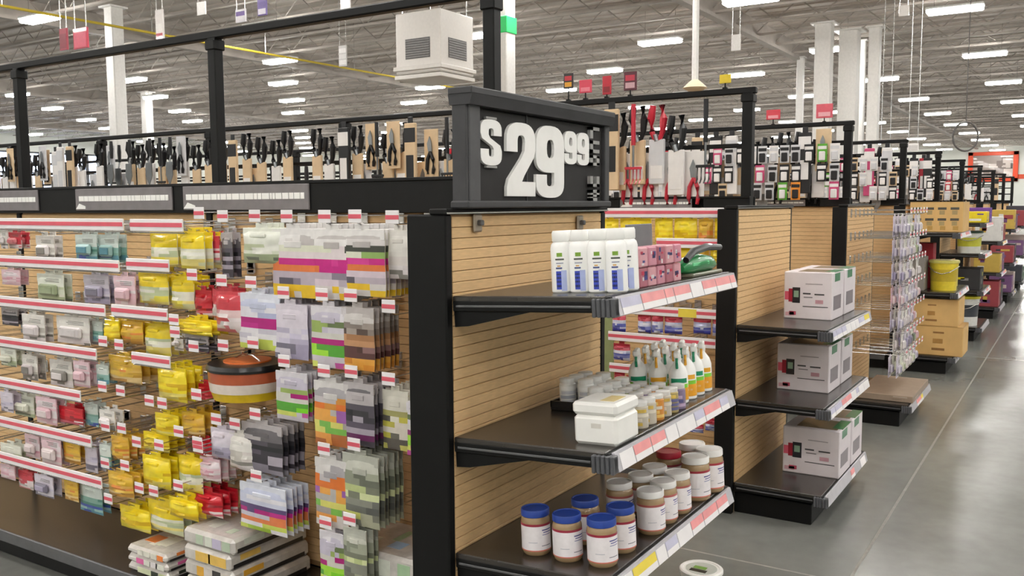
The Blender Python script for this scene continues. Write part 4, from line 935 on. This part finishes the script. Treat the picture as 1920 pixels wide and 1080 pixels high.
def t_trowel(col, blade):
    g = MB(); g.tube([(-.02, 0, 0), (-.02, 0, -.06), (-.02, 0, -.14)], [.012, .016, .012], col, 8); s_ = MB(); s_.tube([(-.02, 0, -.14), (-.035, 0, -.2)], .006, STEEL, 6)
    t_ = MB(); t_.prism([(-.035, -.19), (.035, -.19), (.04, -.29), (0, -.37), (-.04, -.29)], 0, -.04, -.033, blade)
    return ('garden_trowel', None, [('grip', g.mesh('grip'), []), ('shaft', s_.mesh('shaft'), []), ('blade', t_.mesh('blade'), [])])
GRNP = mat('#5aa830', .4, coat=.2, name='tool_green'); ORGP = mat('#e8902c', .4, coat=.2, name='tool_orange'); YELP = mat('#ecd028', .4, name='tool_yellow'); PNKP = mat('#c84a78', .4, name='tool_pink'); BLUP = mat('#3a5aa8', .4, name='tool_blue')
TOOLS = [('tan-carded black-handled lopper', t_lopper(CARD, GRIP)), ('white-carded black-handled lopper', t_lopper(BWHT, GRIP)), ('black-gripped pruner on grey card', t_pruner(LGREY, GRIP)), ('black hand rake', t_rake(GRIP)),
         ('black-gripped trowel with steel blade', t_trowel(GRIP, STEEL)), ('long tan boxed tool', t_longcard(CARD, GRIP)), ('long white boxed tool', t_longcard(BWHT, LGREY)), ('red-handled lopper on grey card', t_lopper(LGREY, REDP)),
         ('red hand rake', t_rake(REDP)), ('red boxed tool', t_longcard(REDP, BWHT)), ('green boxed tool', t_longcard(GRNP, BWHT)), ('orange boxed tool', t_longcard(ORGP, BWHT)), ('black boxed tool with white bands', t_longcard(GRIP, BWHT)),
         ('red-gripped pruner on white card', t_pruner(BWHT, REDP)), ('pink boxed tool', t_longcard(PNKP, BWHT)), ('blue boxed tool', t_longcard(BLUP, LGREY)), ('black-gripped pruner on tan card', t_pruner(CARD, GRIP))]
TCAT = 'garden tool'
def rack(k, y0, y1, step, weights, top=None):
    xc = rx(k)+.45; zt = top or 2.055-.006*k; rr = random.Random(50+k)
    for r_ in range(3):
        y = y0+.04+.33*step*r_; n = 0
        while y < y1:
            w = weights(y, r_); i = rr.choices(range(len(TOOLS)), w)[0]; nm, sp = TOOLS[i]
            z = (zt, zt-rr.choice((0, .03, .06)), 1.79)[r_]; xo = (.10, .055, .03)[r_]
            if r_ == 1 and sp[0] != 'lopper' and rr.random() < .75: nm, sp = TOOLS[rr.choice((0, 0, 0, 1, 1, 7) if k < 3 else (0, 1, 1))]
            if r_ == 2 and sp[0] in ('lopper', 'boxed_tool'): nm, sp = TOOLS[rr.choice((2, 16, 3, 4, 13))]
            if rr.random() > (.38, .10, .25)[r_]*(1 if r_ else 1+.3*math.sin(y*3)):
                if not (r_ == 0 and sp[0] == 'lopper'):
                    spawn(sp, (xc-xo, y, z-.012), 0, '%s, %s along the %s row above the %s run' % (nm, nth(n), ('front', 'rail', 'lower')[r_], nth(k)), TCAT, 'tools on the overhead rack of run %d' % (k+1)); n += 1
            y += step*rr.uniform(.85, 1.2)
def w1(y, r_):
    if y > 2.35: return [9, 3, 5, 3, 4, 5, 3, .3, .2, .1, 0, .15, 2, .2, 0, .2, 3]
    return [3, 2, 2, 2, 1, 4, 2, 4, 3, 3, 0, 1.2, 2, 3, 1.5, 1.5, 1]
w2 = lambda y, r_: [5, 3, 3, 3, 2, 5, 4, 2.0, 1, .8, .5, .4, 2, 1, 1.2, 1, 1]
w3 = lambda y, r_: [3, 4, 3, 3, 2, 3, 5, .8, .4, .5, .5, .4, 3, .6, .5, .6, 1]
rack(1, 1.62, 9.4, .13, w1); rack(2, 1.55, 5.2, .125, w2); rack(3, 1.5, 4.8, .14, w3); rack(4, 1.45, 4.4, .15, w3); rack(5, 1.4, 4.2, .17, w2); rack(6, 1.4, 4.0, .2, w2); rack(7, 1.4, 3.8, .22, w2); rack(8, 1.4, 3.8, .25, w2)
SMALL = {}
for nm, c1, c2 in (('white', BWHT, LGREY), ('grey', LGREY, GRIP), ('black', GRIP, BWHT), ('tan', CARD, GRIP), ('pink', PNKP, BWHT), ('red', REDP, BWHT), ('green', GRNP, BWHT), ('orange', ORGP, GRIP)):
    a_ = MB(); a_.box((-.008, -.034, -.125), (-.003, .034, .004), c1, .001); b_ = MB(); b_.box((-.022, -.022, -.115), (-.008, .022, -.05), c2, .005); c_ = MB(); c_.box((-.0095, -.03, -.035), (-.0075, .03, -.012), c2, .0005)
    SMALL[nm] = ('small_tool_card', None, [('card', a_.mesh('card'), []), ('tool_head', b_.mesh('tool_head'), []), ('title_band', c_.mesh('title_band'), [])])
for k, y1_ in ((2, 3.3), (3, 2.6), (4, 2.3), (5, 2.1)):
    rr = random.Random(80+k); xc = rx(k)+.45
    for r_, z in enumerate((1.93, 1.79, 1.66)):
        y = ye(k)+.16; n = 0
        while y < y1_:
            nm = rr.choices(list(SMALL), [6, 4, 4, 3, 1, .8, .5, .4])[0]
            if k == 2 and r_ == 2 and 1.72 < y < 1.95: nm = 'green' if y > 1.83 else 'orange'
            if rr.random() < .85:
                spawn(SMALL[nm], (xc-.135, y, z-.01), 0, '%s small tool card, %s on the %s hook row above the %s run' % (nm, nth(n), ('upper', 'centre', 'lower')[r_], nth(k)), TCAT, 'small tool cards above run %d' % (k+1)); n += 1
            y += .085*rr.uniform(.9, 1.15)

# red and yellow flags clipped on top of the second run's rail and beyond
FLAGM = {}
def flag(px, py, w, h, x, cols, label, railz):
    c = P(px, py, 'x', x); sc = c.x*.84/F+c.y*.534/F; w *= sc; h *= sc
    o = root('rail_flag', label, 'sign', (x, c.y, railz))
    m = MB(); m.box((x-.004, c.y-w/2, c.z-h/2), (x+.004, c.y+w/2, c.z+h/2), P_(cols[0]), .002); part(m, 'panel', o)
    m = MB()
    for i, cl in enumerate(cols[1:]): m.box((x-.0055, c.y-w*.36, c.z-h*.38+h*.4*i), (x-.0035, c.y+w*.36, c.z-h*.08+h*.4*i), P_(cl))
    if len(cols) > 1: part(m, 'panel_print', o)
    m = MB(); m.tube([(x, c.y, railz), (x, c.y, c.z-h/2+.01)], .004, BLACK); m.box((x-.012, c.y-.012, railz-.004), (x+.012, c.y+.012, railz+.012), BLACK, .002); part(m, 'clip', o)
for i, q in enumerate([(1066, 152, 20, 28, 4.63, ['#1c1416', '#e0a028', '#c02838'], 'small black flag with yellow and red print, clipped on the second run rail'), (1098, 162, 26, 24, 4.63, ['#d84058', '#e88090'], 'pink-red flag on the second run rail, second from the sign'),
                       (1138, 160, 18, 34, 4.63, ['#c01c34', '#8c1424'], 'plain red flag on the second run rail, third from the sign'), (1182, 152, 26, 34, 4.63, ['#5a2030', '#c8a0a8', '#c03048'], 'dark red framed flag on the second run rail, fourth from the sign')]): flag(*q, 2.095)
for q in [(1450, 245, 30, 18, 6.9, ['#d03848', '#e8a0a8'], 'red flag above the third run rail, near its middle'), (1548, 240, 34, 24, 6.9, ['#d85868', '#e8a8b0'], 'pink flag above the third run rail, near its end')]: pass
flag(1450, 215, 26, 18, 6.83, ['#d03848', '#e8a0a8'], 'red flag on the third run rail, near its middle', 2.085); flag(1546, 208, 30, 26, 6.83, ['#d85868', '#e8a8b0'], 'pink flag on the third run rail, near its end', 2.085)
flag(1360, 148, 22, 16, 4.63, ['#e8cc28'], 'yellow flag at the end of the second run rail', 2.095)

# ------------------------------------------------------------------ things hung from the roof
def hanging_sign(px, py, w, h, depth, cols, label, name='hanging_sign'):
    d = ray(px, py); t = depth/-((ROT.transposed() @ d).z); c = Vector((d.x*t, d.y*t, EYE+d.z*t)); w *= depth/F; h *= depth/F
    o = root(name, label, 'sign', (c.x, c.y, c.z-h/2))
    m = MB(); m.box((c.x-.012, c.y-w/2, c.z-h/2), (c.x+.012, c.y+w/2, c.z+h/2), P_(cols[0]), .004); part(m, 'board', o)
    m = MB(); n = len(cols)-1
    for i, cl in enumerate(cols[1:]): m.box((c.x-.0135, c.y-w*.42, c.z-h*.42+h*.84*i/n), (c.x-.0115, c.y+w*.42, c.z-h*.42+h*.84*(i+.8)/n), P_(cl))
    if n: part(m, 'board_print', o)
    m = MB()
    for s in (-.4, .4): m.tube([(c.x, c.y+s*w, c.z+h/2-.005), (c.x, c.y+s*w, ZC-.02)], .006, WIRE, 4)
    part(m, 'wires', o)
for q in [(152, 72, 44, 38, 9, ['#c4364c', '#d8506a'], 'red hanging board above the left end of the bare rail'), (120, 74, 24, 40, 10, ['#a83a4c', '#8c2c3c'], 'narrow dark red hanging board beside the bigger red one'),
          (300, 50, 22, 62, 10, ['#ddd8d4', '#b03040', '#e6e2de', '#dcd6d2'], 'tall white hanging board with a red lower band'), (452, 30, 28, 24, 12, ['#e4e0e6', '#e8e4ea', '#6a4a9c'], 'white hanging board with a violet top band'),
          (492, 14, 24, 30, 12, ['#6a52a0', '#e0dcea', '#5a4090'], 'violet hanging board next to the violet-banded white one'), (378, 16, 24, 24, 13, ['#e2e0dc'], 'plain white hanging board over the left post'),
          (643, 105, 20, 38, 17, ['#c8c6c4', '#e8e6e4', '#dcdad8', '#e8e6e4'], 'white striped hanging board left of the heater'), (648, 6, 24, 30, 13, ['#e4e2e0'], 'white hanging board at the frame top above the long rail'),
          (1380, 80, 18, 30, 18, ['#dedcd8'], 'small white hanging board over the end of the second run'), (1695, 20, 18, 20, 18, ['#d6d2cc'], 'small pale hanging board over the aisle'),
          (1712, 276, 20, 14, 16, ['#e6e4e2', '#c8c6c4'], 'small white hanging board over the far racks'), (1660, 284, 20, 12, 15, ['#e8b428'], 'small yellow hanging board over the far racks'), (1790, 196, 1, 1, 16, ['#888'], 'x')][:-1]: hanging_sign(*q)
def at_depth(px, py, depth):
    d = ray(px, py); t = depth/-((ROT.transposed() @ d).z); return Vector((d.x*t, d.y*t, EYE+d.z*t))
# heater
c = at_depth(826, 90, 17); o = root('unit_heater', 'large white box heater with two dark grilles hung from the roof', 'heater', (c.x, c.y, c.z-.6))
hw = 1.0; m = MB(); x0, y0 = c.x, c.y
HB = mat('#d6d2cc', .45, name='heater_enamel', noise=.03); GR = mat('#5c5a58', .5, name='grille_dark'); GRS = mat('#8a8886', .4, name='grille_slat')
m.box((x0, y0, c.z-.42), (x0+1.1, y0+1.1, c.z+.75), HB, .02); part(m, 'cabinet', o)
m = MB(); m.box((x0-.04, y0-.04, c.z-.36), (x0+1.14, y0+1.14, c.z-.28), HB, .01); m.box((x0-.02, y0-.02, c.z-.52), (x0+1.12, y0+1.12, c.z-.44), HB, .01); part(m, 'ledge', o)
for nm, ax in (('left_grille', 0), ('right_grille', 1)):
    m = MB(); fr = lambda u0, u1, z0, z1, t0, t1, mm: m.box((x0-t1, y0+u0, z0), (x0-t0, y0+u1, z1), mm) if ax == 0 else m.box((x0+u0, y0-t1, z0), (x0+u1, y0-t0, z1), mm)
    fr(.25, .85, c.z-.14, c.z+.24, -.01, .006, GR)
    for i in range(8): fr(.26, .84, c.z-.12+.045*i, c.z-.105+.045*i, .006, .016, GRS)
    part(m, 'grille', o)
m = MB()
for a in (.1, 1.0):
    for b in (.1, 1.0): m.tube([(x0+a, y0+b, c.z+.74), (x0+a, y0+b, ZC-.02)], .012, WIRE, 6)
part(m, 'hanger_rods', o)
# pendant lamp on a white drop pole
c = at_depth(1303, 165, 15); o = root('pendant_lamp', 'cream diamond-shaped pendant on a thick white drop pole above the second run', 'lamp', (c.x, c.y, c.z))
m = MB(); m.tube([(c.x, c.y, c.z+.12), (c.x, c.y, ZC-.02)], .055, CLM, 10); part(m, 'drop_pole', o)
m = MB(); m.lathe([(.05, .14), (.10, .10), (.21, .0), (.06, -.08)], (c.x, c.y, c.z), mat('#ecdcc0', .5, name='pendant_cream', noise=.03), 16); part(m, 'shade', o)
# dark ring on a rod
c = at_depth(1810, 256, 20); o = root('hanging_ring', 'dark open ring hung on a rod over the far racks', 'ring', (c.x, c.y, c.z-.33)); DK = mat('#5c5856', .5, name='ring_dark')
m = MB(); N = 28; rg = [(c.x-.3*math.cos(2*math.pi*i/N)*.534*0-.0+.28*math.cos(2*math.pi*i/N)*.534, c.y-.28*math.cos(2*math.pi*i/N)*.845, c.z+.32*math.sin(2*math.pi*i/N)) for i in range(N+1)]
m.tube(rg, .022, DK, 8); part(m, 'ring', o)
m = MB(); m.tube([(c.x, c.y, c.z+.31), (c.x, c.y, ZC-.02)], .01, DK, 6); part(m, 'rod', o)
# yellow gas pipe under the joists
a = at_depth(178, 106, 20); b = at_depth(356, 141, 27)
m = MB(); m.tube([(a.x-3, a.y, 5.6), (a.x+14, a.y, 5.6)], .03, mat('#c8b038', .4, name='gas_pipe_yellow', noise=.05), 8); o = root('gas_pipe', 'thin yellow pipe running under the roof joists', 'pipe', (a.x, a.y, 5.6)); part(m, 'pipe', o)
m = MB()
for i in range(5): m.tube([(a.x-2+3.5*i, a.y, 5.6), (a.x-2+3.5*i, a.y, ZC-.02)], .008, WIRE, 4)
part(m, 'hangers', o)
# orange framed sign on the far wall
p, q = P(1816, 286, 'x', X1-.08), P(1908, 340, 'x', X1-.08)
o = root('framed_sign', 'orange-framed dark picture board high on the far wall', 'sign', (X1, (p.y+q.y)/2, q.z)); ORF = mat('#e0481c', .45, name='sign_orange', noise=.04)
fw = .10*(p.y-q.y)
m = MB()
for y0_, y1_, z0_, z1_ in ((q.y, q.y+fw, q.z, p.z), (p.y-fw, p.y, q.z, p.z), (q.y, p.y, p.z-fw*.8, p.z), (q.y, p.y, q.z, q.z+fw*.8)): m.box((X1-.16, y0_, z0_), (X1+.0, y1_, z1_), ORF, .02)
part(m, 'frame', o)
m = MB(); m.box((X1-.08, q.y+fw, q.z+fw*.8), (X1, p.y-fw, p.z-fw*.8), P_('#8d8078')); part(m, 'picture', o)
m = MB(); rr = random.Random(4)
for i in range(14):
    y_ = rr.uniform(q.y+fw, p.y-fw-.9); z_ = rr.uniform(q.z+fw*.8, p.z-fw*.8-.6); m.box((X1-.086-.002*i, y_, z_), (X1-.079, y_+rr.uniform(.3, .9), z_+rr.uniform(.3, .6)), P_(rr.choice(['#4a4440', '#b8aca4', '#6a5c54', '#d0c4bc'])))
part(m, 'picture_detail', o)
# check of the label rule
for l, v in LABELS.items():
    if len(v) > 1 and any(g is None for _, g in v): print('DUP', l, v[:3])
    if not 4 <= len(l.split()) <= 16: print('LEN', len(l.split()), l)
dup = [(l, len(v)) for l, v in LABELS.items() if len(v) > 1]; print('shared labels', len(dup), dup[:3], 'things', sum(len(v) for v in LABELS.values()), 'lamps', cnt)
print('objects', len(bpy.data.objects), 'tris', sum(len(p.vertices)-2 for m in bpy.data.meshes for p in m.polygons))
